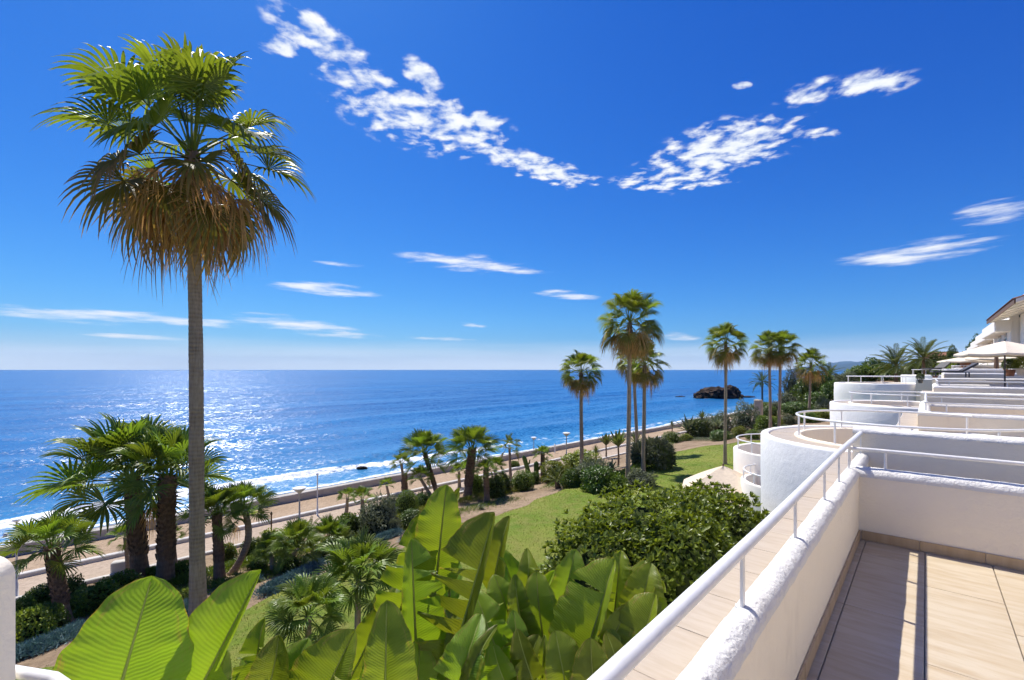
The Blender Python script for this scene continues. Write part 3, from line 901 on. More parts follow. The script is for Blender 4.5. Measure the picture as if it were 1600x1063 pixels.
# skirting tiles along both walls
sk = empty('skirting', (0, 0, 0)); sk.parent = near
def skirt(u0, v0, u1, v1, nu, nv, l=.41, h=.085):
    L = math.hypot(u1 - u0, v1 - v0); n = int(math.ceil(L / l)); du, dv = (u1 - u0) / L, (v1 - v0) / L
    for i in range(n):
        a, b = i * l, min(L, (i + 1) * l) - .004
        mb = MB()
        p = B(u0 + du * a, v0 + dv * a, .003)
        mb.box(p, B(du * (b - a), dv * (b - a)) - B(0, 0), B(nu * .012, nv * .012) - B(0, 0), (0, 0, h))
        o = mb.build('skirting_tile', M['skirting'], near_floor, origin=p)
        bm = bmesh.new(); bm.from_mesh(o.data); bmesh.ops.recalc_face_normals(bm, faces=bm.faces); bm.to_mesh(o.data); bm.free()
bpy.data.objects.remove(sk)
skirt(-.1, -.4705, 5.437, -.4705, 0, 1)
skirt(5.4415, -.45, 5.4415, 3.38, -1, 0)
# ledge outside the parapet and the facade that carries it
mb = MB(); mb.box(B(.0, -1.030, -5.2), B(9.4, 0) - B(0, 0), B(0, .42) - B(0, 0), (0, 0, 5.488)); ledge_w = mb.build('facade', M['rough_plaster'], near)
mb = MB(); mb.box(B(-.02, -1.050, .225), B(9.3, 0) - B(0, 0), B(0, .03) - B(0, 0), (0, 0, .062)); mb.build('ledge_edge', M['concrete'], near)
lay_tiles(ledge_w, .0, 9.0, -1.019, -.600, .419, .46, .30, M['ledge'], joint=.005, stagger=0, name='ledge_tile')
lay_tiles(ledge_w, 6.76, 9.0, -.615, -.2, .25, .46, .30, M['ledge'], joint=.005, stagger=.5, name='ledge_tile')
# handrail with posts
rl = [B(-.4, -.545, .892)] + [B(u, -.545 + .004 * math.sin(u), .892 + .004 * math.sin(u * 1.7)) for u in np.linspace(0, 6.4, 24)] + [B(6.52, -.545, .882), B(6.57, -.545, .85)]
hr = rail_tube(near, rl, .0245)
for u in (.98, 1.98, 2.98, 3.98, 4.72, 5.40, 6.45): post(hr, u, -.543, .650, .880)
hr2 = rail_tube(near, [B(5.50, -.55, .835), B(5.52, -.50, .838)] + [B(5.525, v, .84) for v in np.linspace(-.4, 3.38, 8)], .017)
for v in (-.28, 1.0, 2.4): 
    mb = MB(); mb.tube([B(5.525, v, .655), B(5.525, v, .835)], .011, 10); mb.build('post', M['rail'], hr2)
for (u, v) in ((5.50, -.55),):
    mb = MB(); mb.tube([B(u, v, .68), B(u, v, .86)], .012, 10); mb.build('post', M['rail'], hr2)
# privacy pier and short handrail at the left edge of the view
pc = at(25, 868, 1.12); pc.y -= .26
pier = MB()
for (x0, x1) in ((pc.x - .75, pc.x),):
    prof = []
    zt = pc.z
    for k in range(9):
        a = k / 8 * math.pi / 2
        prof.append((x1 - .045 + .045 * math.sin(a), zt - .045 + .045 * math.cos(a)))
    prof = [(x0, FLOOR - .3), (x0, zt)] + prof + [(x1, FLOOR - .3)]
    n = 10
    rows = []
    for i in range(n + 1):
        y = pc.y + .26 * i / n
        rows.append([(x + nz((x, y, z), 8, .004), y, z + nz((x, y, z), 11, .003)) for (x, z) in prof])
    pier.grid(rows)
    e = len(prof); nn = len(pier.V)
    pier.F.append(tuple(range(e))); pier.F.append(tuple(range(nn - e, nn))[::-1])
po = pier.build('privacy_wall', M['plaster'], near)
bm = bmesh.new(); bm.from_mesh(po.data); bmesh.ops.recalc_face_normals(bm, faces=bm.faces); bm.to_mesh(po.data); bm.free()
smooth_by_angle(po, 40)
a0 = at(24, 1050, 1.15); a1 = at(84, 1060, 1.12)
dv_ = (a1 - a0)
rail_tube(near, [a0 - dv_ * .3, a0, a1, a1 + dv_ * 1.0 + Vector((0, -.03, -.01)), a1 + dv_ * 2.4 + Vector((0, -.14, -.02)), a1 + dv_ * 4 + Vector((0, -.34, -.03))], .014)
# the flat behind the camera, which the terrace belongs to; set near for bounce
mb = MB(); mb.box(B(-3.6, 3.4, -5.0), B(15.0, 0) - B(0, 0), B(0, 3.0) - B(0, 0), (0, 0, 8.2)); mb.build('house_wall', M['plaster_far'], near)
for uu in (-2.6, 1.6):
    mb = MB(); mb.box(B(uu, 3.37, .02), B(2.2, 0) - B(0, 0), B(0, .08) - B(0, 0), (0, 0, 2.15)); f_ = mb.build('door', M['rail'], near)
    for k in (0, 1):
        mb = MB(); mb.box(B(uu + .06 + k * 1.07, 3.355, .10), B(1.0, 0) - B(0, 0), B(0, .02) - B(0, 0), (0, 0, 2.0)); mb.build('pane', M['window_glass'], f_)
adopt(near)

def arc(cu, cv, R, a0, a1, n):
    return [(cu + R * math.cos(a), cv + R * math.sin(a)) for a in np.linspace(a0, a1, n)]
def ring_wall(parent, cu, cv, Ro, Ri, z0, z1, name, mat, a0=0, a1=2 * math.pi, n=96, amp=.0, rt=.03):
    """annular wall with softened top edges"""
    mb = MB(); rows = []
    for a in np.linspace(a0, a1, n + 1):
        r = []
        for (R, z) in ((Ro, z0), (Ro, z1 - 1.5), (Ro, z1 - .7), (Ro, z1 - rt), (Ro - rt * .3, z1 - rt * .3), (Ro - rt, z1), (Ri + rt, z1), (Ri + rt * .3, z1 - rt * .3), (Ri, z1 - rt), (Ri, z0)):
            p = (math.cos(a) * Ro, math.sin(a) * Ro, z)
            R2 = R + nz(p, 1.1, amp) + nz(p, 4, amp * .3)
            r.append(B(cu + R2 * math.cos(a), cv + R2 * math.sin(a), z))
        rows.append(r)
    mb.grid(rows)
    o = mb.build(name, mat, parent)
    bm = bmesh.new(); bm.from_mesh(o.data)
    bmesh.ops.remove_doubles(bm, verts=bm.verts, dist=1e-4)
    bmesh.ops.recalc_face_normals(bm, faces=bm.faces); bm.to_mesh(o.data); bm.free()
    smooth_by_angle(o, 50)
    return o
def disc(parent, cu, cv, R, z, name, mat, n=64, Ri=0.0, a0=0, a1=2 * math.pi):
    mb = MB(); rows = []
    for a in np.linspace(a0, a1, n + 1):
        rows.append([B(cu + Ri * math.cos(a), cv + Ri * math.sin(a), z), B(cu + R * math.cos(a), cv + R * math.sin(a), z)])
    mb.grid(rows)
    o = mb.build(name, mat, parent)
    bm = bmesh.new(); bm.from_mesh(o.data); bmesh.ops.recalc_face_normals(bm, faces=bm.faces); bm.to_mesh(o.data); bm.free()
    return o
def curved_terrace(name, label, cu, cv, dz, R=2.35, ledge=.62, railh=.44, wedges=22, group='round white terraces of the apartment row', detail=True):
    """drum-shaped terrace: outer wall, tiled ring ledge, sunken floor, ring handrail"""
    t = empty(name, B(cu, cv, -4.9), 0, label, 'terrace', group)
    zt = .25 + dz
    ring_wall(t, cu, cv, R, R - .16, -5.6, zt + .045, 'drum_wall', M['rough_plaster'], amp=.03, rt=.05)
    Ri = R - ledge
    base = disc(t, cu, cv, R - .15, zt, 'ledge', M['grout'], Ri=Ri)
    # wedge tiles on the ledge
    wm = MB(); da = 2 * math.pi / wedges; g = .004
    ns = 4
    for q in ((Ri + .02, R - .165),):
        for k in range(ns + 1):
            a = -da / 2 + da * k / ns
            a *= (1 - g / (da / 2) * .5)
            wm.V += [(q[0] * math.cos(a), q[0] * math.sin(a), 0), (q[1] * math.cos(a), q[1] * math.sin(a), 0), (q[0] * math.cos(a), q[0] * math.sin(a), .012), (q[1] * math.cos(a), q[1] * math.sin(a), .012)]
            wm.U += [(0, 0)] * 4
        for k in range(ns):
            i = k * 4; j = i + 4
            wm.F += [(i + 2, i + 3, j + 3, j + 2), (i + 1, j + 1, j + 3, i + 3), (i, i + 2, j + 2, j)]
        wm.F += [(0, 1, 3, 2), (ns * 4, ns * 4 + 2, ns * 4 + 3, ns * 4 + 1)]
    wme = mesh('ledge_tile', wm.V, wm.F, M['ledge'])
    bm = bmesh.new(); bm.from_mesh(wme); bmesh.ops.recalc_face_normals(bm, faces=bm.faces); bm.to_mesh(wme); bm.free()
    for k in range(wedges):
        o = link('ledge_tile', wme, None, base)
        o.location = B(cu, cv, zt + .002)
        o.rotation_euler = (0, 0, k * da)
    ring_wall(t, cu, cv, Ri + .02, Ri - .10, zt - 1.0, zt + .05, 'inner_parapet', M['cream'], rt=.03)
    disc(t, cu, cv, Ri - .09, zt - .95, 'floor', M['tile'])
    # ring rail
    pts = [B(u, v, zt + railh) for (u, v) in arc(cu, cv, Ri - .02, rad(100), rad(395), 60)]
    hr = rail_tube(t, pts, .021, 'handrail', M['rail_far'], 8)
    for a in np.linspace(rad(103), rad(392), 9):
        mb = MB(); p0 = B(cu + (Ri - .02) * math.cos(a), cv + (Ri - .02) * math.sin(a), zt + .03); mb.tube([p0, p0 + Vector((0, 0, railh - .03))], .017, 6)
        mb.build('post', M['rail_far'], hr)
    adopt(t)
    return t
curved_terrace('round_terrace', 'nearest round white terrace drum with tiled ledge and ring handrail beyond the foreground parapet', 11.3, -.30, 0.0)
curved_terrace('round_terrace', 'second round white terrace drum with ring handrail, behind the nearest drum', 23.3, -.62, 0.0)
curved_terrace('round_terrace', 'third round white terrace drum, narrow and tall beside the garden trees', 35.3, -1.95, 0.52)
curved_terrace('round_terrace', 'fourth round white terrace drum, small and pale below the left date palm', 47.0, .9, .92)
# grey spout lamp on the nearest drum
def drum_spout():
    a = rad(213); c = (11.3, -.30); R = 2.36
    u, v = c[0] + R * math.cos(a), c[1] + R * math.sin(a)
    n_ = (B(math.cos(a), math.sin(a)) - B(0, 0))
    tdir = (B(-math.sin(a), math.cos(a)) - B(0, 0))
    e = empty('wall_spout', B(u, v, -.62), 0, 'grey metal box and pipe fixed to the nearest round white drum', 'wall spout')
    p = B(u, v, -.62)
    mb = MB(); mb.box(p - tdir * .10 - n_ * .05, tdir * .2, n_ * .15, (0, 0, .09)); o = mb.build('box', M['grey_metal'], e)
    mb = MB(); mb.tube([p + n_ * .05 + Vector((0, 0, .01)), p + n_ * .04 + Vector((0, 0, -.2)), p + n_ * .012 + Vector((0, 0, -.42))], .045, 10); mb.build('pipe', M['grey_metal'], e, smooth=True)
    adopt(e)
drum_spout()

def far_terrace(label, u0, u1, vs, dz, vmax=6.0, extra_wall=True, house=0):
    """one square terrace of the row beyond: ledge, parapets, copings, handrails"""
    t = empty('square_terrace', B((u0 + u1) / 2, vs + 2, -4.9), 0, label, 'terrace', 'square white terraces of the apartment row')
    mb = MB(); mb.box(B(u0, vs - .5, -5.6 + dz), B(u1 - u0 + 1.2, 0) - B(0, 0), B(0, .38) - B(0, 0), (0, 0, 5.88)); fac = mb.build('facade', M['rough_plaster'], t)
    lay_tiles(fac, u0, u1 + 1.2, vs - .49, vs - .12, .37, .46, .30 + dz, M['ledge'], stagger=0, name='ledge_tile')
    mb = MB(); mb.box(B(u0, vs, -.3 + dz), B(u1 - u0, 0) - B(0, 0), B(0, vmax - vs) - B(0, 0), (0, 0, .30)); mb.build('floor', M['tile'], t)
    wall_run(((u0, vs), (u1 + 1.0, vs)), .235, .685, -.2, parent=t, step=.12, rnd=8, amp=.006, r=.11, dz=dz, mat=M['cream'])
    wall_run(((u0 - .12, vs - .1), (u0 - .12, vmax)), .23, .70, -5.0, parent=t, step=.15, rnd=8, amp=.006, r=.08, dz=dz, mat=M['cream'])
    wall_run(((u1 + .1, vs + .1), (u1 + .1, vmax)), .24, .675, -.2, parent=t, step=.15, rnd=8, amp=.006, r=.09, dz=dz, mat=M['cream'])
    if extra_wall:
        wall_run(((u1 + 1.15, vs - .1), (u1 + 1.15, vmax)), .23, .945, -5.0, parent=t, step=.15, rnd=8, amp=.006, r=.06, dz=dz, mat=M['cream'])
    hr = rail_tube(t, [B(u, vs + .02, .875 + dz) for u in np.linspace(u0, u1 + 1.1, 8)], .024, 'handrail', M['rail_far'], 8)
    for u in np.linspace(u0 + .4, u1 + 1.0, max(3, int((u1 - u0) / 1.1))):
        mb = MB(); mb.tube([B(u, vs + .02, .66 + dz), B(u, vs + .02, .87 + dz)], .014, 6); mb.build('post', M['rail_far'], hr)
    for uu, zz in ((u1 + .1, .84), (u0 - .12, .88)):
        h2 = rail_tube(t, [B(uu, v, zz + dz) for v in np.linspace(vs, vmax, 5)], .019, 'handrail', M['rail_far'], 8)
        for v in np.arange(vs + .35, vmax, 1.6):
            mb = MB(); mb.tube([B(uu, v, .65 + dz), B(uu, v, zz + dz)], .013, 6); mb.build('post', M['rail_far'], h2)
    if house:
        mb = MB(); mb.box(B(u0 - 2.2, vmax - 2.6, -5.0), B(house, 0) - B(0, 0), B(0, 4) - B(0, 0), (0, 0, 8.4 + dz)); mb.build('house_wall', M['plaster_far'], t)  # unseen house volume, added for sunlit bounce onto the terraces
    adopt(t)
    return t
far_terrace('second square white terrace with parapet, handrail and sandy tiled ledge, past the nearest round drum', 13.6, 17.4, -.02, 0.0, 7, house=11.5)
far_terrace('third square white terrace with handrails, past the second round drum', 25.6, 30.0, .35, .25, 11)
far_terrace('fourth square white terrace, low and pale behind the dark lounger', 37.0, 41.5, .9, .72, 18)
far_terrace('farthest square white terrace, a thin pale band below the hedge', 49.0, 56.0, 1.8, 1.05, 24)
def plain_wall(label, u, v0, v1, h, dz):
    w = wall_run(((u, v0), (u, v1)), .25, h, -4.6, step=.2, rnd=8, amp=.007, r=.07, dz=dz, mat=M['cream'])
    w[1].parent = w[0]
    tag(w[0], label, 'wall')
    w[0].name = 'party_wall'
plain_wall('long white party wall behind the nearest round drum, before the second terrace', 9.1, .05, 6.5, .60, -.1)
plain_wall('white party wall behind the second round drum', 21.2, .3, 9.5, .74, 0)
plain_wall('white party wall in front of the cream parasol', 33.4, -.4, 13, .72, .40)
plain_wall('white party wall behind the fourth drum below the far parasols', 45.2, 2.2, 17, .72, .85)

# lower balcony seen past the nearest drum
def low_balcony():
    cu, cv = 21.9, -4.2
    t = empty('lower_balcony', B(cu, cv, -4.9), 0, 'white rounded lower balcony with curved railings, left of the nearest drum', 'balcony')
    z = -1.75
    ring_wall(t, cu, cv, 2.1, 1.9, -5.4, z, 'balcony_wall', M['plaster_far'], rt=.04, amp=.02)
    disc(t, cu, cv, 1.92, z - .8, 'floor', M['tile'])
    hr = rail_tube(t, [B(u, v, z + .42) for (u, v) in arc(cu, cv, 1.98, 0, 2 * math.pi, 50)], .028, 'handrail', M['rail_far'], 8)
    for k in range(12):
        a = k * math.pi / 6
        mb = MB(); mb.tube([B(cu + 1.98 * math.cos(a), cv + 1.98 * math.sin(a), z), B(cu + 1.98 * math.cos(a), cv + 1.98 * math.sin(a), z + .42)], .02, 6); mb.build('post', M['rail_far'], hr)
    ring_wall(t, cu - 2.6, cv + .5, 1.6, 1.42, -5.4, z - .75, 'lower_wall', M['plaster_far'], rt=.04)
    h2 = rail_tube(t, [B(u, v, z - .4) for (u, v) in arc(cu - 2.6, cv + .5, 1.5, 0, 2 * math.pi, 40)], .028, 'handrail', M['rail_far'], 8)
    for k in range(10):
        a = k * math.pi / 5
        mb = MB(); mb.tube([B(cu - 2.6 + 1.5 * math.cos(a), cv + .5 + 1.5 * math.sin(a), z - .76), B(cu - 2.6 + 1.5 * math.cos(a), cv + .5 + 1.5 * math.sin(a), z - .4)], .02, 6); mb.build('post', M['rail_far'], h2)
    adopt(t)
low_balcony()

# stepped houses climbing the slope on the right
def stepped_house(label, u0, u1, v0, depth, z0, z1, win):
    t = empty('stepped_house', B((u0 + u1) / 2, v0, -3), 0, label, 'house', 'white stepped houses on the slope')
    mb = MB(); mb.box(B(u0, v0, -4), B(u1 - u0, 0) - B(0, 0), B(0, depth) - B(0, 0), (0, 0, z0 + 4)); o = mb.build('wall', M['plaster_far'], t); bevel_mesh(o.data, .06, 2)
    mb = MB(); mb.box(B(u0 + .5, v0 + 1.6, z0 - .01), B(u1 - u0 - .3, 0) - B(0, 0), B(0, depth) - B(0, 0), (0, 0, z1 - z0)); o = mb.build('upper_wall', M['plaster_far'], t); bevel_mesh(o.data, .06, 2)
    mb = MB(); mb.box(B(u0 - .05, v0 - .9, z0 - 1.9), B(u1 - u0 - .6, 0) - B(0, 0), B(0, 1.0) - B(0, 0), (0, 0, 1.0)); o = mb.build('balcony', M['plaster_far'], t); bevel_mesh(o.data, .05, 2)
    for (uu, vv, zz, w_, h_) in win:
        mb = MB(); mb.box(B(uu, vv - .03, zz), B(w_, 0) - B(0, 0), B(0, .1) - B(0, 0), (0, 0, h_)); f = mb.build('window', M['rail_far'], t)
        mb = MB(); mb.box(B(uu + .06, vv - .045, zz + .06), B(w_ - .12, 0) - B(0, 0), B(0, .02) - B(0, 0), (0, 0, h_ - .12)); mb.build('pane', M['window_glass'], f)
    # end face openings, looking back along the row
    for (vv, zz) in ((v0 + .5, z0 - .75),):
        mb = MB(); mb.box(B(u0 - .03, vv, zz), B(.06, 0) - B(0, 0), B(0, .5) - B(0, 0), (0, 0, .35)); mb.build('vent', M['window_glass'], t)
    adopt(t)
hs = ['nearest white stepped house under the tiled eave at the right edge', 'second white stepped house, with small dark vent, left of the eave', 'third white stepped house up the slope behind the cream parasol', 'fourth white stepped house behind the cream parasol', 'fifth white stepped house, low on the slope', 'sixth and farthest white stepped house at the left end of the row']
for i in range(6):
    u0 = 58 + i * 13.5
    z = [8.4, 8.3, 8.1, 7.8, 7.4, 6.9][i]
    stepped_house(hs[i], u0, u0 + 13.3, 5.4 + .25 * i, 12, z - 1.6, z + .5, [(u0 + 2, 5.4 + .25 * i, z - 4.2, 1.6, 1.9), (u0 + 6, 5.4 + .25 * i, z - 4.2, 2.4, 1.9)])

def eave_house():
    t = empty('eave_house', B(52, 6, -3), 0, 'white house with broad brown tiled eave at the right edge', 'house')
    u0, u1 = 41.5, 58.6
    mb = MB(); mb.box(B(u0, 5.9, -4), B(u1 - u0 - 1.4, 0) - B(0, 0), B(0, 9) - B(0, 0), (0, 0, 10.2)); mb.build('wall', M['plaster_far'], t)
    # sloping soffit and tiles
    th = .22
    mb = MB()
    p = B(u0, 4.1, 5.72); sl = B(0, 8) - B(0, 0) + Vector((0, 0, 2.9))
    mb.box(p, B(u1 - u0, 0) - B(0, 0), sl, (0, 0, th)); rf = mb.build('roof', M['plaster_far'], t)
    tm = MB()
    ln = sl.length; d = sl.normalized()
    segs = 6
    for k in range(segs + 1):
        a = math.pi * k / segs
        for s in (0.0, .45):
            tm.V.append((math.cos(a) * .11, s, math.sin(a) * .07 + (.02 if s == 0 else .0))); tm.U.append((0, 0))
    for k in range(segs): tm.F.append((2 * k, 2 * k + 2, 2 * k + 3, 2 * k + 1))
    tme = mesh('roof_tile', tm.V, tm.F, M['roof_tile'], None, True)
    n_u = int((u1 - u0) / .22)
    pitch = math.atan2(2.9, 8)
    for i in range(n_u):
        for j in range(4):
            o = link('roof_tile', tme, None, rf)
            base = p + (B(u0 + .11 + i * .22, 0) - B(u0, 0)) + d * (j * .42 - .12) + Vector((0, 0, th + .02))
            o.location = base
            # local y runs up the slope (towards +v)
            yv = d; xv = (B(1, 0) - B(0, 0)).normalized(); zv = xv.cross(yv)
            if zv.z < 0: xv = -xv; zv = xv.cross(yv)
            o.rotation_euler = Matrix((xv, yv, zv)).transposed().to_euler()
    mb = MB(); mb.box(B(u0, 4.02, 5.66), B(u1 - u0, 0) - B(0, 0), B(0, .07) - B(0, 0), (0, 0, .26)); mb.build('fascia', M['wood'], t)
    mb = MB(); mb.box(p + (B(u1 - u0, 0) - B(0, 0)), B(.08, 0) - B(0, 0), sl, (0, 0, th + .08)); mb.build('verge', M['roof_tile'], t)
    for i in range(6):
        mb = MB(); mb.box(B(u0 + 1.2 + i * 3.0, 4.15, 5.64), B(.12, 0) - B(0, 0), sl * .25, (0, 0, .10)); mb.build('rafter', M['plaster_far'], rf)
    adopt(t)
eave_house()

# ------------------------------------------------------------------ parasols and terrace furniture
def parasol(name, label, base, h, R, sides, rise, mat, valance=.12, polr=.025, pole=None, sag=.10):
    t = empty(name, base, 0, label, 'parasol')
    c = MB(); n = sides * 6; rows = []
    for k in range(7):
        f = k / 6
        row = []
        for i in range(n):
            a = 2 * math.pi * i / n
            q = (i % 6) / 6
            poly = math.cos(math.pi / sides) / math.cos((a % (2 * math.pi / sides)) - math.pi / sides)
            rr = R * f * (1 * (1 - .0) * poly)
            z = h - rise * f - sag * math.sin(q * math.pi) * f * (1 - .3 * f) * .6 + sag * .2 * math.sin(f * math.pi)
            row.append((rr * math.cos(a), rr * math.sin(a), z))
        rows.append(row)
    rows.append([(x * 1.01, y * 1.01, z - valance) for (x, y, z) in rows[-1]])
    c.grid(rows, True)
    o = c.build('canopy', mat, t); smooth_by_angle(o, 25)
    m_ = o.modifiers.new('thickness', 'SOLIDIFY'); m_.thickness = .008
    mb = MB(); mb.tube([(0, 0, 0), (0, 0, h + .02)], polr, 10); mb.build('pole', pole or M['wood'], t, smooth=True)
    mb = MB(); mb.tube([(0, 0, h - .01), (0, 0, h + .07), (0, 0, h + .10)], [.04, .03, .005], 10); mb.build('finial', pole or M['wood'], t)
    mb = MB()
    for i in range(sides):
        a = 2 * math.pi * i / sides
        mb = MB(); mb.tube([(.02 * math.cos(a), .02 * math.sin(a), h - .04), (R * .98 * math.cos(a), R * .98 * math.sin(a), h - rise - .03)], .012, 5); mb.build('rib', pole or M['wood'], t)
    mb = MB(); mb.tube([(0, 0, 0), (0, 0, .05), (0, 0, .06), (0, 0, .28)], [.3, .3, .05, .04], 20); mb.build('base', M['concrete'], t)
    return t
p = at(1130, 728, 18.4); g0 = gz(p.x, p.y) + .03
parasol('garden_parasol', 'sand coloured square parasol on the lawn below the terraces', (p.x, p.y, g0), p.z - g0, 2.25, 4, 1.05, M['canvas'], .16, sag=.22).rotation_euler[2] = rad(20)
def far_parasol(px, ptop, Y, R, rise, label, floor_d, sides=8, mat=None, pole=None):
    p = at(px, ptop, Y); fz = EYE - floor_d
    return parasol('terrace_parasol', label, (p.x, p.y, fz), p.z - fz, R, sides, rise, mat or M['canvas_pale'], .10, .03, pole)
far_parasol(1570, 533, 20.0, 1.6, .55, 'large cream parasol with dark pole on the terrace at the right edge', 1.28, pole=M['dark_metal'])
far_parasol(1518, 556, 38, 2.1, .45, 'small pale parasol with thin pole standing left of the large cream one', 1.0, pole=M['pale_metal'])
far_parasol(1585, 551, 33, 2.5, .42, 'wide white parasol half hidden behind the large cream one', .9, pole=M['pale_metal'])
def closed_parasol():
    p = at(1557, 578, 30); b = Vector((p.x, p.y, EYE - .75))
    t = empty('closed_parasol', b, 0, 'folded dark brown parasol standing upright under the large cream one', 'parasol')
    mb = MB(); mb.tube([(0, 0, 0), (0, 0, 2.3)], .03, 8); mb.build('pole', M['dark_metal'], t)
    mb = MB(); mb.tube([(0, 0, .45), (0, 0, .55), (0, 0, 1.1), (0, 0, 1.7), (0, 0, 2.2)], [.06, .14, .12, .09, .03], 9); mb.build('canopy', M['wood'], t)
closed_parasol()
def lounger(px, py, Y, label, col_, rz):
    p = at(px, py, Y)
    t = empty('lounger', p, rz, label, 'lounger')
    mb = MB(); mb.box((-.95, -.32, .26), (1.3, 0, 0), (0, .64, 0), (0, 0, .10)); o = mb.build('seat', col_, t); bevel_mesh(o.data, .03, 2)
    mb = MB(); mb.box((.35, -.32, .30), (.62, 0, .42), (0, .64, 0), (-.05, 0, .09)); o = mb.build('backrest', col_, t)
    for (x, y) in ((-.85, -.28), (-.85, .24), (.55, -.28), (.55, .24)):
        mb = MB(); mb.box((x, y, 0), (.05, 0, 0), (0, .05, 0), (0, 0, .27)); mb.build('leg', M['dark_metal'], t)
lounger(1490, 589.5, 26, 'dark brown lounger with raised back on the far white terrace', M['dark_metal'], rad(-30))
lounger(1462, 583, 34, 'small dark lounger at the left end of the far terrace', M['dark_metal'], rad(10))
# white leaning sun shade beyond the terraces
p = at(1541, 580, 40); t_ = empty('sun_shade', (p.x, p.y, EYE - .6), rad(-25), 'white slanted sun shade behind the far parasols', 'awning')
mb = MB(); mb.box((-1.6, 0, .3), (3.0, 0, 1.75), (0, 1.6, 0), (-.03, 0, .05)); mb.build('cloth', M['coping'], t_)
for (x, y, h_) in ((1.35, .05, 2.0), (1.35, 1.5, 2.0), (-1.55, .05, .35), (-1.55, 1.5, .35)):
    mb = MB(); mb.tube([(x, y, -.1), (x, y, h_)], .03, 6); mb.build('pole', M['rail_far'], t_)

def chair(px, py, Y, rz, label):
    p = at(px, py, Y)
    t = empty('garden_chair', p, rz, label, 'chair', 'white chairs on the second round terrace')
    mb = MB(); mb.box((-.24, -.24, .42), (.48, 0, 0), (0, .48, 0), (0, 0, .04)); o = mb.build('seat', M['rail_far'], t); bevel_mesh(o.data, .012, 1)
    mb = MB(); mb.box((-.24, .20, .46), (.48, 0, 0), (0, .04, 0), (0, .10, .46)); o = mb.build('backrest', M['rail_far'], t)
    for (x, y) in ((-.22, -.22), (.19, -.22), (-.22, .19), (.19, .19)):
        mb = MB(); mb.box((x, y, 0), (.03, 0, 0), (0, .03, 0), (0, 0, .43)); mb.build('leg', M['rail_far'], t)
    for x in (-.25, .22):
        mb = MB(); mb.box((x, -.22, .64), (.03, 0, 0), (0, .46, 0), (0, 0, .03)); mb.build('armrest', M['rail_far'], t)
def pot_plant(px, py, Y, label, pot='terracotta', leaf='mid', s=.28, flowers=False):
    p = at(px, py, Y)
    t = empty('potted_plant', p, px % 5, label, 'potted plant')
    mb = MB(); mb.tube([(0, 0, 0), (0, 0, s * 1.0), (0, 0, s * 1.05), (0, 0, s * 1.2)], [s * .5, s * .72, s * .82, s * .82], 14); mb.build('pot', M[pot], t)
    POTS.append((t, leaf, s, flowers))
POTS = []
pot_plant(1578, 588, 21, 'leafy plant in a terracotta pot beside the pole of the large cream parasol', s=.26)
pot_plant(1596, 587, 20.5, 'round green plant in a pale pot at the right edge of the terrace', 'canvas_pale', 'lime', .26)
pot_plant(1509, 577, 40, 'flowering potted plant with pink blossoms behind the far terrace', 'terracotta', 'dark', .5, True)
pot_plant(1438, 599, 23, 'small dark potted shrub on the pale terrace left of the lounger', 'dark_metal', 'dark', .16)
pot_plant(1461, 593, 27, 'little potted plant just left of the dark lounger', 'terracotta', 'mid', .18)
# table and chairs on the second round terrace
c_ = B(23.3, -.62, -.68); t_ = empty('garden_table', c_, .3, 'round white table on the second round terrace', 'table')
mb = MB(); mb.tube([(0, 0, .70), (0, 0, .735)], .50, 24); mb.build('table_top', M['rail_far'], t_)
mb = MB(); mb.tube([(0, 0, 0), (0, 0, .03), (0, 0, .04), (0, 0, .70)], [.26, .26, .04, .035], 14); mb.build('pedestal', M['rail_far'], t_)
for k_, (du, dv, rz_, lb) in enumerate(((-.9, .1, 1.2, 'white chair on the near side of the round table'), (.75, .5, -1.4, 'white chair on the far side of the round table'))):
    q_ = B(23.3 + du, -.62 + dv, -.68)
    chair(HX + q_.x / q_.y * 720, HY - (q_.z - EYE) / q_.y * 720, q_.y, rz_, lb)

# ------------------------------------------------------------------ lamps and posts
def lamp(px, pyb, pyt, label, kind='disc', name='lamp_post'):
    b = G(px, pyb); H = (pyb - pyt) / 720.0 * b.y
    t = empty(name, b, 0, label, 'lamp post')
    r = .045 if kind == 'disc' else .035
    mt = M['grey_metal'] if kind == 'disc' else M['pale_metal']
    mb = MB(); mb.tube([(0, 0, -.1), (0, 0, .5), (0, 0, .52), (0, 0, H - .1)], [r * 1.5, r * 1.5, r, r * .85], 10); mb.build('pole', mt, t, smooth=True)
    if kind == 'disc':
        mb = MB(); mb.tube([(0, 0, H - .34), (0, 0, H - .30), (0, 0, H - .12), (0, 0, H - .10)], [.07, .10, .30, .30], 16); mb.build('lamp_bowl', M['grey_metal'], t)
        mb = MB(); mb.tube([(0, 0, H - .10), (0, 0, H - .04), (0, 0, H)], [.33, .34, .20], 16); mb.build('lamp_cap', M['lamp_glass'], t)
    elif kind == 'cross':
        mb = MB(); mb.tube([(-.42, 0, H - .62), (.42, 0, H - .62)], .025, 8); mb.build('crossbar', mt, t)
        for s in (-1, 1):
            mb = MB(); mb.tube([(s * .40, 0, H - .66), (s * .40, 0, H - .60), (s * .40, 0, H - .52)], [.05, .09, .05], 10); mb.build('spotlight', M['lamp_glass'], t)
        mb = MB(); mb.tube([(0, 0, H - .12), (0, 0, H - .05), (0, 0, H)], [.04, .14, .10], 12); mb.build('lamp_cap', M['lamp_glass'], t)
    else:
        mb = MB(); mb.tube([(0, 0, H - .12), (0, 0, H - .06), (0, 0, H)], [.04, .10, .06], 10); mb.build('lamp_cap', M['lamp_glass'], t)
    return t
lamp(26, 934, 812, 'pale lamp post with crossbar and two spotlights beside the left white wall', 'cross')
lamp(468, 826, 761, 'grey lamp post with wide disc shaped head by the garden path', 'disc')
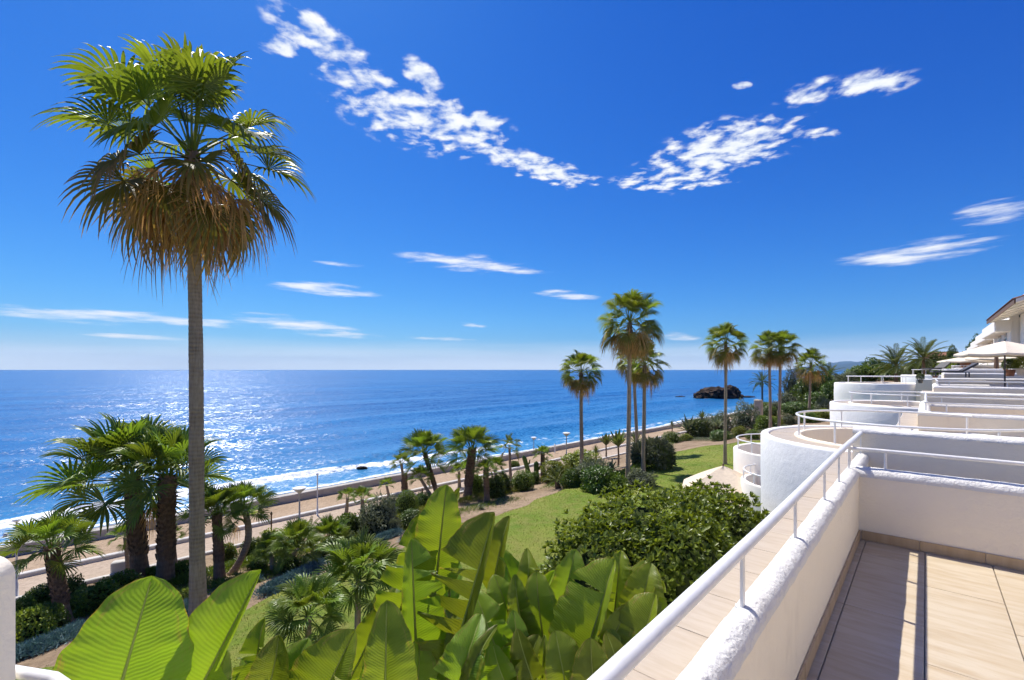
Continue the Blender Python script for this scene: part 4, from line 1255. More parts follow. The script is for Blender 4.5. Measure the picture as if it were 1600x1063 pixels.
lamp(496, 806, 740, 'thin pale pole standing on the promenade right of the disc lamp', 'thin')
lamp(885, 728, 676, 'grey disc headed lamp post beside the second row of garden palms', 'disc')
lamp(834, 704, 683, 'slim post with flat white head on the beach, left of the farther disc lamp', 'disc')
def bollard(px, pyb, pyt, label, r=.04, mat='pale_metal', name='bollard', cat='post'):
    b = G(px, pyb); H = (pyb - pyt) / 720.0 * b.y
    t = empty(name, b, 0, label, cat)
    mb = MB(); mb.tube([(0, 0, -.05), (0, 0, H * .9)], r, 8); mb.build('shaft', M[mat], t)
    mb = MB(); mb.tube([(0, 0, H * .88), (0, 0, H * .95), (0, 0, H)], [r * 1.5, r * 1.5, r * .4], 8); mb.build('cap', M[mat], t)
bollard(98, 908, 884, 'short grey post on the path behind the leaning little palm', .045, 'grey_metal')
bollard(424, 842, 800, 'thin bare wooden stake standing at the garden edge', .035, 'wood', 'stake')
bollard(660, 774, 763, 'small brown post at the path near the twin trunk palm', .05, 'wood')
bollard(867, 708, 694, 'white beach shower post on the sand near the slim white headed post', .06, 'lamp_glass')
def stone_block(px, py, w, h, label, name='stone_block', mat='kerb', seed=0):
    b = G(px, py)
    mb = MB(); mb.box((-w / 2, -w * .3, -.1), (w, 0, 0), (0, w * .6, 0), (0, 0, h + .1))
    o = mb.build(name, M[mat]); bevel_mesh(o.data, min(w, h) * .12, 2)
    for v in o.data.vertices: v.co += Vector((mnoise.noise(v.co * 4 + Vector((seed, 0, 0))), mnoise.noise(v.co * 4 + Vector((0, seed, 0))), mnoise.noise(v.co * 4 + Vector((0, 0, seed + 2))))) * .07 * w
    o.location = b; o.rotation_euler[2] = rad(20 + 37 * seed)
    tag(o, label, 'stone' if mat != 'kerb' else 'block')
stone_block(190, 897, .62, .55, 'pale concrete block beside the thin palm behind the fan palm')
stone_block(1185, 664, 1.1, 3.6, 'tall brown standing stone at the far end of the lawn', 'standing_stone', 'stone', 3)
stone_block(700, 792, .9, .32, 'low pale stone beside the round dark shrub behind the banana leaves', 'garden_stone', 'stone', 5)

# ------------------------------------------------------------------ palms
def fan_mesh(name, elev, seed, mat, dead=False, Lp=1.25, R0=1.25, nseg=26, spread=118, droop=1.0, fold=0.0):
    """one fan frond pointing along +y, leaving the crown at elev degrees; hangs under its own weight"""
    r = random.Random(seed)
    V, Fc, U = [], [], []
    def addgrid(rows, uvs):
        n0 = len(V); w = len(rows[0])
        for row, ur in zip(rows, uvs):
            V.extend(row); U.extend(ur)
        for i in range(len(rows) - 1):
            for j in range(w - 1):
                a = n0 + i * w + j
                Fc.append((a, a + 1, a + w + 1, a + w))
    # petiole
    e = rad(elev); p = Vector((0, 0, 0)); pts = [p.copy()]
    n = 8
    sagp = rad(20 if not dead else 20) * droop
    side = r.uniform(-.10, .10)
    for i in range(n):
        d = Vector((side * i / n, math.cos(e), math.sin(e))).normalized()
        p = p + d * Lp / n
        pts.append(p.copy())
        if e > rad(-84): e -= sagp / n * (math.cos(e) * .8 + .25)
    d = (pts[-1] - pts[-2]).normalized()
    X = Vector((1, 0, 0)); X = (X - d * X.dot(d)).normalized()
    N = X.cross(d)
    rows, uvs = [], []
    for i, q in enumerate(pts):
        w = .030 * (1 - .45 * i / n) * (1.3 if i == 0 else 1)
        rows.append([q - X * w, q - N * w * .7, q + X * w, q + N * w * .5, q - X * w]); uvs.append([(0.0, .0)] * 5)
    addgrid(rows, uvs)
    hub = pts[-1]
    tw = r.uniform(-.8, .8)
    X2 = X * math.cos(tw) + N * math.sin(tw); N2 = N * math.cos(tw) - X * math.sin(tw)
    spr = rad(spread)
    fr = [0, .10, .28, .46, .60, .74, .88, 1.0]
    split = r.uniform(.42, .58) if not dead else .25
    bend0 = rad(r.uniform(8, 30)) * droop
    for k in range(nseg):
        f = -1 + 2 * k / (nseg - 1)
        th = f * spr + r.uniform(-.02, .02)
        R = R0 * (.70 + .30 * math.cos(th * .8)) * r.uniform(.93, 1.05)
        dth = spr / nseg * 1.02
        crl = r.uniform(.7, 1.4)
        rows, uvs = [], []
        for q in fr:
            rr = q * R
            # blade curls over along its own axis
            bx = bend0 * q * q * max(0, math.cos(th)) 
            ax = d * math.cos(bx) - N2 * math.sin(bx)
            dirv = ax * math.cos(th) + X2 * math.sin(th) * (1 - fold * .6)
            cup = N2 * (abs(math.sin(th)) ** 1.5) * (.30 + fold * .8) * rr * (1 if not dead else .3)
            c = hub + dirv * rr + cup
            over = max(0.0, q - split)
            c = c + Vector((0, 0, -1)) * (over ** 1.9) * R * (.95 if not dead else 1.5) * crl * droop
            c = c + X2 * math.sin(k * 2.4 + seed) * over * over * .22
            if dead: c = c + Vector((math.sin(k * 1.7), math.cos(k * 2.3), 0)) * over * .12
            lat = (X2 * math.cos(th) - ax * math.sin(th))
            hw = rr * dth
            if q > split: hw *= max(0.0, 1 - ((q - split) / (1 - split)) ** 1.15) * .92
            hw = max(hw, .0015)
            pl = N2 * hw * (.75 if not dead else 1.0) * (1 if k % 2 else 1)
            rows.append([c - lat * hw, c + pl, c + lat * hw]); uvs.append([(0, q), (.5, q), (1, q)])
        addgrid(rows, uvs)
    return mesh(name, V, Fc, mat, U, False)
FAN = {}
def fan(kind, elev):
    """shared frond meshes in steps of elevation"""
    e = int(round(elev / 12.0)) * 12
    key = (kind, e, random.randrange(2))
    if key not in FAN:
        s = abs(hash((kind == 'dead', e, key[2]))) % 1000 + len(FAN)
        if kind == 'dead': FAN[key] = fan_mesh('dead_frond', e, s, M['fan_dead'], True, 1.15, 1.05, 18, 66, 1.0)
        elif kind == 'old': FAN[key] = fan_mesh('old_frond', e, s, M['fan_old'], False, 1.32, 1.08, 24, 112, 1.25)
        elif kind == 'young': FAN[key] = fan_mesh('young_frond', e, s, M['fan_young'], False, 1.0, 1.0, 24, 116, .5, .2)
        else: FAN[key] = fan_mesh('frond', e, s, M['fan'], False, 1.35, 1.06, 26, 122, .85, .1)
    return FAN[key]
def trunk_mesh(H, r0, r1, lean, curve, seed, rings=True, seg=18, flare=1.35, step=.05):
    n = max(8, int(H / step)); rows = []
    rr = random.Random(seed)
    for i in range(n + 1):
        f = i / n
        rad_ = r0 + (r1 - r0) * f ** .8
        rad_ *= 1 + (flare - 1) * math.exp(-f * H / .45)
        if rings: rad_ *= 1 + .012 * math.sin(i * 2.1 + rr.uniform(-.9, .9)) + rr.uniform(-.014, .014) + .05 * mnoise.noise((f * H * .8, seed, 0))
        cx = lean[0] * f + curve[0] * math.sin(f * math.pi) + .05 * math.sin(f * 5 + seed) * f * (1 - f) * H / 6
        cy = lean[1] * f + curve[1] * math.sin(f * math.pi)
        rows.append([(cx + math.cos(a) * rad_ * (1 + .03 * mnoise.noise((math.cos(a) * 2, math.sin(a) * 2, f * H * 3 + seed))), cy + math.sin(a) * rad_, f * H - .15 * (i == 0)) for a in [2 * math.pi * k / seg for k in range(seg)]])
    mb = MB(); mb.grid(rows, True)
    nn = len(mb.V); mb.F.append(tuple(range(nn - seg, nn)))
    return mesh('trunk', mb.V, mb.F, None, None, True)
def boots_mesh(H0, H1, rfun, cfun, seed, size=.12):
    """stubs of cut leaf bases spiralling up a trunk"""
    mb = MB(); r = random.Random(seed); z = H0; k = 0
    while z < H1:
        a = k * 2.39996; k += 1
        z += size * .105
        R = rfun(z) * .93; cx, cy = cfun(z)
        o = Vector((math.cos(a), math.sin(a), 0)); t = Vector((-math.sin(a), math.cos(a), 0))
        b = Vector((cx, cy, z)) + o * R
        w = size * r.uniform(.7, 1.05); h = size * r.uniform(.9, 1.5); out = size * r.uniform(.35, .7)
        V = [b - t * w, b + t * w, b + Vector((0, 0, h)) + o * out - t * w * .45, b + Vector((0, 0, h)) + o * out + t * w * .45, b + Vector((0, 0, h * .9)) + o * out * .4, b + o * .02 + Vector((0, 0, -h * .3))]
        mb.add(V, [(0, 1, 3, 2), (2, 3, 4), (0, 2, 4), (3, 1, 4), (5, 1, 0)])
    return mesh('leaf_base', mb.V, mb.F, M['bark_dark'])
PALM_N = [0]
def fan_palm(label, base, H, R, r0=.2, r1=None, lean=(0, 0), curve=(0, 0), counts=(6, 9, 9, 8, 14), young=False, seed=1, thick=False, group=None, rings=True, name='fan_palm', bend_top=0, petal=1.0):
    """base = foot, H = trunk height, R = crown radius in metres"""
    random.seed(seed * 7 + 3)
    t = empty(name, base, 0, label, 'palm tree', group)
    r1 = r0 * .8 if r1 is None else r1
    tm = trunk_mesh(H, r0, r1, lean, curve, seed, rings, 18 if H / base.y > .2 else 10, 1.35, .05 if base.y < 20 else .12)
    link('trunk', tm, M['bark_dark' if thick else 'bark'], t)
    if thick:
        bm_ = boots_mesh(H * .25, H, lambda z: (r0 + (r1 - r0) * (z / H) ** .8), lambda z: (lean[0] * z / H + curve[0] * math.sin(z / H * math.pi), lean[1] * z / H + curve[1] * math.sin(z / H * math.pi)), seed, .12 * r0 / .2)
        link('leaf_bases', bm_, None, t)
    top = Vector((lean[0], lean[1], H))
    s = R / (1.85 if young else 2.35)
    rot0 = random.random() * 6
    k = 0
    spec = [('young' if young else 'green', 90, 68, counts[0], .25, 1.0), ('young' if young else 'green', 64, 36, counts[1], .16, 1.0), ('young' if young else 'green', 32, -4, counts[2], .04, 1.0), ('young' if young else 'old', 4, -46, counts[3], -.06, 1.0), ('dead', -12, -74, counts[4], -.14, .88)]
    if young: spec = [('young', 90, 66, counts[0], .15, .95), ('young', 64, 38, counts[1] + 1, .10, 1.0), ('young', 36, 2, counts[2] + 2, .02, 1.0), ('young', 2, -36, counts[3] + 1, -.06, .95), ('dead', -40, -76, counts[4], -.2, .7)]
    for (kind, e0, e1, n, dz, sc_) in spec:
        for i in range(n):
            e = e0 + (e1 - e0) * ((i + random.random() * .8) / max(1, n))
            az = rot0 + k * 2.39996 + random.uniform(-.25, .25); k += 1
            me = fan(kind, e)
            o = link('frond', me, None, t)
            o.rotation_euler = (random.uniform(-.07, .07), random.uniform(-.07, .07), az)
            ss = s * sc_ * random.uniform(.86, 1.10) * (petal if kind != 'dead' else random.uniform(.72, 1.0))
            o.scale = (ss, ss, ss)
            rr = r1 * .6
            o.location = top + Vector((-math.sin(az) * rr, math.cos(az) * rr, dz * s + random.uniform(-.10, .06) * s - (.30 * s * random.random() if kind == 'dead' else 0)))
            if kind == 'dead': o['label'] = 'dry brown hanging frond'
    if H > 4:
        # fibrous bulb under the crown
        mb = MB(); mb.tube([top + Vector((0, 0, z)) for z in (-.9 * s, -.5 * s, -.2 * s, .1 * s, .25 * s)], [r1 * 1.0, r1 * 1.2, r1 * 1.35, r1 * 1.1, .04], 12)
        mb.build('crown_shaft', M['bark_dark'], t)
    return t
def palm_px(label, pxb, pyb, pxc, pyc, rpx, wpx, **kw):
    """foot, crown centre, crown radius and trunk width as seen in the photograph; stands on the ground"""
    b = kw.pop('at_ground', None) or G(pxb, pyb)
    Y = b.y
    c = at(pxc, pyc, Y)
    H = c.z - b.z
    lean = (c.x - b.x, 0)
    return fan_palm(label, b, H, rpx / 720.0 * Y * kw.pop('rs', 1.0), r0=max(.05, wpx / 720.0 * Y / 2 * kw.pop('ws', .92)), lean=lean, **kw)
FARG = 'slender tall fan palms standing on the lawn'
# the tall one in the foreground
pb = at(310, 966, 12.5); pb.z = gz(pb.x, pb.y)
palm_px('tall foreground fan palm with long bare grey trunk and skirt of dead brown fronds', 310, 966, 301, 246, 190, 24, at_ground=pb, seed=11, counts=(8, 10, 11, 16, 40), rs=.88)
# pair with thick trunks at the left
palm_px('bushy green fan palm with thick rough trunk, left of the tall foreground palm', 220, 908, 206, 752, 104, 25, seed=23, counts=(7, 10, 9, 6, 1), thick=True, young=True)
palm_px('bushy fan palm with dark trunk between the thick trunked palm and the tall grey trunk', 258, 918, 262, 748, 84, 25, seed=29, counts=(6, 9, 8, 5, 1), thick=True, young=True)
palm_px('short leaning fan palm with single rough trunk beside the left white wall', 101, 978, 80, 858, 66, 21, seed=31, counts=(5, 8, 7, 3, 0), young=True, thick=True, petal=.9)
palm_px('short fan palm with stout brown trunk just right of the tall grey trunk', 343, 905, 339, 806, 46, 15, seed=37, counts=(6, 8, 7, 3, 1), young=True, thick=True)
palm_px('fan palm with curved pale trunk next to the stout brown one', 362, 897, 382, 796, 46, 12, seed=41, curve=(.35, 0), counts=(5, 8, 8, 3, 1), young=True)
palm_px('thin young palm rising behind the thick trunked palm at left', 201, 898, 195, 840, 24, 6, seed=43, counts=(3, 5, 4, 2, 0), young=True)
palm_px('thin young palm with green top right of the two thick trunks', 275, 892, 271, 838, 18, 6, seed=47, counts=(3, 4, 4, 1, 0), young=True)
palm_px('low silvery fan palm on a slanting bare trunk in the garden bed', 437, 893, 464, 858, 44, 10, seed=53, counts=(6, 9, 8, 4, 0), young=True)
palm_px('small fan palm hidden behind the low silvery one', 427, 893, 424, 862, 30, 8, seed=59, counts=(4, 6, 6, 2, 0), young=True)
palm_px('trunkless spiky fan palm below the thin pale pole', 515, 862, 515, 846, 38, 10, seed=61, counts=(8, 10, 8, 2, 0), young=True)
palm_px('small left palm of the pair beside the grey green shrub', 541, 806, 543, 778, 17, 6, seed=67, counts=(4, 6, 4, 1, 0), young=True)
palm_px('small right palm of the pair beside the grey green shrub', 567, 812, 566, 780, 21, 7, seed=71, counts=(4, 6, 5, 1, 0), young=True)
palm_px('tiny sprouting palm on the promenade edge above the clipped shrub', 609, 782, 604, 759, 14, 5, seed=73, counts=(3, 5, 3, 0, 0), young=True)
palm_px('large spiky fan palm with two dark trunks in the middle of the garden', 684, 776, 664, 712, 42, 8, seed=79, counts=(8, 9, 6, 3, 0), young=True, thick=True)
palm_px('low side stem of the large spiky fan palm, with its own green tuft', 675, 778, 657, 748, 22, 7, seed=83, counts=(4, 6, 5, 1, 0), young=True)
palm_px('small fan palm tuft left of the large spiky fan palm', 634, 770, 627, 725, 20, 6, seed=89, counts=(3, 5, 5, 2, 0), young=True)
palm_px('sturdy fan palm with thick leaning trunk beyond the highest banana leaf', 730, 780, 738, 704, 42, 14, seed=97, counts=(7, 10, 9, 4, 0), young=True, thick=True)
palm_px('small palm just left of the sturdy leaning palm', 718, 762, 717, 737, 16, 5, seed=101, counts=(3, 5, 4, 1, 0), young=True)
palm_px('short palm with dark trunk right of the sturdy leaning palm', 761, 784, 759, 736, 19, 9, seed=103, counts=(4, 6, 6, 2, 0), young=True, thick=True)
palm_px('pale green palm tuft right of the short dark trunk', 776, 768, 774, 733, 20, 6, seed=107, counts=(4, 6, 5, 1, 0), young=True)
palm_px('slim palm with flat dark crown between the garden and the beach', 798, 752, 796, 700, 22, 5, seed=109, counts=(2, 6, 8, 2, 0), petal=1.0)
palm_px('little fan palm with dark trunk at the edge of the bright lawn', 848, 750, 848, 711, 16, 7, seed=113, counts=(4, 6, 5, 1, 0), young=True, thick=True)
palm_px('slender brown skirted palm standing alone left of the tallest lawn palm', 909, 742, 908, 584, 37, 7, seed=127, counts=(7, 10, 12, 12, 14), group=FARG)
palm_px('tallest of the slender palms on the lawn, with broad brown skirt', 981, 754, 984, 507, 54, 8, seed=131, counts=(8, 11, 13, 14, 26), group=FARG)
palm_px('shorter palm just right of the tallest lawn palm', 1005, 738, 1007, 572, 38, 7, seed=137, counts=(6, 9, 11, 12, 14), group=FARG)
palm_px('palm half hidden behind the trunk of the tallest lawn palm', 996, 716, 990, 566, 32, 6, seed=139, counts=(5, 9, 10, 10, 10), group=FARG)
palm_px('slender palm standing alone in the middle of the far lawn', 1133, 726, 1134, 540, 36, 5.5, seed=149, counts=(7, 10, 12, 13, 14), group=FARG)
palm_px('left palm of the close pair at the far end of the lawn', 1204, 674, 1202, 548, 31, 5, seed=151, counts=(7, 10, 11, 11, 12), group=FARG)
palm_px('right palm of the close pair at the far end of the lawn', 1217, 673, 1220, 546, 29, 5, seed=157, counts=(7, 10, 11, 11, 10), group=FARG)
palm_px('farther slender palm right of the close pair, above the dark hedge', 1264, 646, 1267, 572, 27, 4, seed=163, counts=(7, 10, 11, 11, 10), group=FARG)

# feather palms
def feather_mesh(name, elev, seed, mat, L=2.4, pairs=34, droop=1.0, leafl=.42):
    r = random.Random(seed)
    V, Fc, U = [], [], []
    e = rad(elev); p = Vector((0, 0, 0)); n = 16; pts = [p.copy()]; dirs = []
    for i in range(n):
        d = Vector((0, math.cos(e), math.sin(e))); p = p + d * L / n; pts.append(p.copy()); dirs.append(d)
        e -= rad(62) * droop / n * (i / n + .35)
    dirs.append(dirs[-1])
    X = Vector((1, 0, 0))
    for i in range(n):
        w0 = .03 * (1 - i / n) + .006; w1 = .03 * (1 - (i + 1) / n) + .006
        k = len(V); V += [pts[i] - X * w0, pts[i] + X * w0, pts[i + 1] + X * w1, pts[i + 1] - X * w1]; U += [(0, 0)] * 4
        Fc.append((k, k + 1, k + 2, k + 3))
    for j in range(pairs):
        f = .12 + .88 * j / (pairs - 1)
        q = f * n; i = min(n - 1, int(q)); b = pts[i].lerp(pts[i + 1], q - i); d = dirs[i]
        N = X.cross(d)
        ll = leafl * (math.sin(math.pi * (f * .86 + .08)) ** .6) * r.uniform(.85, 1.1)
        for s in (-1, 1):
            out = (X * s * .78 + d * .60 + N * .28).normalized()
            tip = b + out * ll + Vector((0, 0, -.10 * ll))
            m = b + out * ll * .45 + N * .01
            w = d * (.022)
            k = len(V); V += [b - w * .5, b + w * .5, m + w, tip, m - w]; U += [(0, 0), (0, 0), (.5, .5), (.5, 1), (.5, .5)]
            Fc.append((k, k + 1, k + 2, k + 3, k + 4))
    return mesh(name, V, Fc, mat, U)
FEA = {}
def feather(elev):
    e = int(round(elev / 15)) * 15; key = (e, random.randrange(2))
    if key not in FEA: FEA[key] = feather_mesh('feather_frond', e, e * 3 + key[1] + 500, M['feather'])
    return FEA[key]
def feather_palm(label, base, H, R, r0, n=34, seed=1, name='date_palm', emin=-25, emax=82, lean=0.0):
    random.seed(seed)
    t = empty(name, base, 0, label, 'palm tree')
    link('trunk', trunk_mesh(max(H, .2), r0, r0 * .85, (lean, 0), (0, 0), seed, True, 12, 1.2, .1), M['bark_dark'], t)
    s = R / 2.1
    for i in range(n):
        e = emax + (emin - emax) * ((i + .5) / n) ** .9
        az = i * 2.39996 + random.uniform(-.2, .2)
        o = link('frond', feather(e), None, t)
        o.rotation_euler = (0, random.uniform(-.1, .1), az)
        o.scale = (s * random.uniform(.9, 1.1),) * 3
        o.location = (lean - math.sin(az) * r0 * .6, math.cos(az) * r0 * .6, H - (.3 * s * i / n))
    return t
def feather_px(label, pxb, pyb, pxc, pyc, rpx, wpx, b=None, **kw):
    b = b or G(pxb, pyb); c = at(pxc, pyc, b.y)
    return feather_palm(label, b, c.z - b.z, rpx / 720 * b.y, wpx / 720 * b.y / 2, lean=c.x - b.x, **kw)
def on_ground(px, Y):
    x = (px - HX) / 720 * Y
    return Vector((x, Y, gz(x, Y)))
feather_px('left date palm on the far slope with fountain of grey green fronds', 1400, 592, 1401, 569, 31, 5, b=on_ground(1400, 95), n=44, seed=3)
feather_px('right and taller date palm on the far slope, above the white terraces', 1443, 585, 1443, 558, 31, 5, b=on_ground(1443, 84), n=44, seed=5)
feather_px('small dark feather palm standing alone on the point near the islet', 1191, 632, 1191, 596, 18, 3, n=30, seed=7)
feather_px('feather palm in the far trees right of the last fan palm', 1297, 620, 1297, 584, 18, 4, n=30, seed=9)
feather_px('low arching cycad with grey green fronds at the lawn edge', 872, 763, 870, 750, 22, 8, n=26, seed=13, name='cycad', emin=5)
feather_px('arching cycad fronds behind the spiky fan palm in the bed', 482, 838, 484, 829, 22, 5, n=16, seed=15, name='cycad', emin=15)

# ------------------------------------------------------------------ shrubs
def leaf_cloud(n, leaf_l, leaf_w, seed, shape=(1, 1, 1), lump=.18, rosette=1, fill=.30, bottom=-.55, up=.35, freq=2.2):
    """many small folded leaves spread through an uneven rounded volume of unit size"""
    r = np.random.default_rng(seed)
    d = r.normal(size=(n * 3, 3)); d /= np.linalg.norm(d, axis=1)[:, None]
    d = d[d[:, 2] > bottom][:n]
    n = len(d)
    ph = r.uniform(0, 6, 12)
    lum = (np.sin(d[:, 0] * freq * 2 + ph[0]) * np.sin(d[:, 1] * freq * 2 + ph[1]) + .7 * np.sin(d[:, 2] * freq * 2.6 + ph[2] + d[:, 0] * 3) + .6 * np.sin(d[:, 0] * freq * 4.3 + ph[3]) * np.sin(d[:, 1] * freq * 4.1 + ph[4]) * np.cos(d[:, 2] * freq * 3.7))
    rad_ = (1 + lump * lum) * (1 - fill * r.random(n) ** 1.6)
    P = d * rad_[:, None] * np.asarray(shape)
    nm = d / np.asarray(shape); nm /= np.linalg.norm(nm, axis=1)[:, None]
    nm = nm + np.array([0, 0, up]); nm /= np.linalg.norm(nm, axis=1)[:, None]
    P = np.repeat(P, rosette, 0); nm = np.repeat(nm, rosette, 0); N = len(P)
    rv = r.normal(size=(N, 3))
    tang = rv - nm * (rv * nm).sum(1)[:, None]; tang /= np.linalg.norm(tang, axis=1)[:, None]
    ti = r.uniform(.35, 1.1, N)[:, None] if rosette > 1 else r.uniform(.2, 1.4, N)[:, None]
    ax = nm * np.cos(ti) + tang * np.sin(ti)
    sd_ = np.cross(ax, nm + 1e-3 * rv); sd_ /= np.linalg.norm(sd_, axis=1)[:, None] + 1e-9
    up_ = np.cross(sd_, ax)
    L = leaf_l * r.uniform(.6, 1.2, N)[:, None]; W = leaf_w * r.uniform(.7, 1.2, N)[:, None]
    b = P
    m1 = P + ax * L * .55
    tip = P + ax * L - up_ * L * .12
    lft = m1 - sd_ * W + up_ * W * .25; rgt = m1 + sd_ * W + up_ * W * .25
    V = np.stack([b, rgt, tip, lft], 1).reshape(-1, 3)
    I = np.arange(N) * 4
    Fa = np.concatenate([np.stack([I, I + 1, I + 2], 1), np.stack([I, I + 2, I + 3], 1)], 0)
    return V, Fa
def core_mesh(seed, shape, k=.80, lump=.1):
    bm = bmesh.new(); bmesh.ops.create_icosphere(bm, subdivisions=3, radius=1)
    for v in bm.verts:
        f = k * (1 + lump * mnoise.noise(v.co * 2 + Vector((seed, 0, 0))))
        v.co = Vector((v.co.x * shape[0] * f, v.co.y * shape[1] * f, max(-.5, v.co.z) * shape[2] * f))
    me = bpy.data.meshes.new('shade_core'); bm.to_mesh(me); bm.free()
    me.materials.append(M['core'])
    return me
SH = {}
def shrub_meshes(kind, var):
    key = (kind, var)
    if key not in SH:
        spec = {'dark': ('leaf_dark', 2600, .17, .05, .13), 'mid': ('leaf_mid', 2400, .19, .055, .15), 'lime': ('leaf_lime', 2300, .18, .05, .16),
                'grey': ('leaf_grey', 2600, .22, .03, .20), 'ball': ('leaf_mid', 3600, .10, .035, .04), 'hedge': ('leaf_dark', 3600, .10, .04, .06),
                'blue': ('leaf_blue', 1500, .26, .03, .12), 'tree': ('leaf_dark', 3000, .16, .06, .28), 'olive': ('leaf_grey', 3000, .17, .03, .26)}[kind]
        V, Fa = leaf_cloud(spec[1], spec[2], spec[3], 100 + var * 7 + len(SH), (1, 1, 1), spec[4], fill=.35, bottom=-.7)
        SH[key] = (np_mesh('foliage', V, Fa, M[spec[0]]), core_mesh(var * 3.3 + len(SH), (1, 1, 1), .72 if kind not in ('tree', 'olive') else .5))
    return SH[key]
def stem_mesh(seed, n=4, h=1.0, r=.05):
    mb = MB(); rr = random.Random(seed)
    for i in range(n):
        a = i * 2 * math.pi / n + rr.random()
        mb.tube([(0.04 * math.cos(a), .04 * math.sin(a), -.05), (.14 * math.cos(a), .14 * math.sin(a), h * .4), (.42 * math.cos(a + .3), .42 * math.sin(a + .3), h)], [r, r * .8, r * .3], 6)
    return mesh('stem', mb.V, mb.F, M['twig'])
STEM = [stem_mesh(i) for i in range(3)]
def shrub(label, px, pyb, wpx, pyt, kind='mid', depth=1.0, trunk=0.0, group=None, name='shrub', seed=None, b=None, cat='shrub'):
    """width and top as seen in the photograph; foot on the ground"""
    b = b or G(px, pyb)
    Y = b.y
    w = wpx / 720 * Y / 2
    H = (pyb - pyt) / 720 * Y
    seed = seed if seed is not None else int(px * 3 + pyb)
    t = empty(name, b, (seed * 1.7) % 6.28, label, cat, group)
    fo, co = shrub_meshes(kind, seed % 2)
    hz = H * (1 - trunk)
    sz = hz / 1.55
    cz = H - sz * 1.02
    link('foliage', fo, None, t, (0, 0, cz), None, (w * .98, w * depth * .98, sz))
    link('shade_core', co, None, t, (0, 0, cz), None, (w, w * depth, sz))
    link('stem', STEM[seed % 3], None, t, (0, 0, 0), None, (w, w * depth, max(.2, cz)))
    return t
for (t_, leaf, s_, fl_) in POTS:
    fo, co = shrub_meshes(leaf, 0)
    link('foliage', fo, None, t_, (0, 0, s_ * 2.0), None, (s_, s_, s_ * 1.1))
    if fl_:
        r_ = random.Random(3)
        for k in range(9):
            a_ = r_.uniform(0, 6.3); z_ = r_.uniform(1.6, 2.9)
            mb = MB()
            for q in range(5):
                b_ = q * 2 * math.pi / 5
                mb.add([(0, 0, 0), (.12 * math.cos(b_ - .5), .12 * math.sin(b_ - .5), .03), (.17 * math.cos(b_), .17 * math.sin(b_), .05), (.12 * math.cos(b_ + .5), .12 * math.sin(b_ + .5), .03)], [(0, 1, 2, 3)])
            o_ = mb.build('blossom', M['flower'], t_); o_.location = (s_ * math.cos(a_) * 1.0, s_ * math.sin(a_) * 1.0, s_ * z_); o_.rotation_euler = (r_.uniform(.6, 1.5), 0, a_ + 1.57)
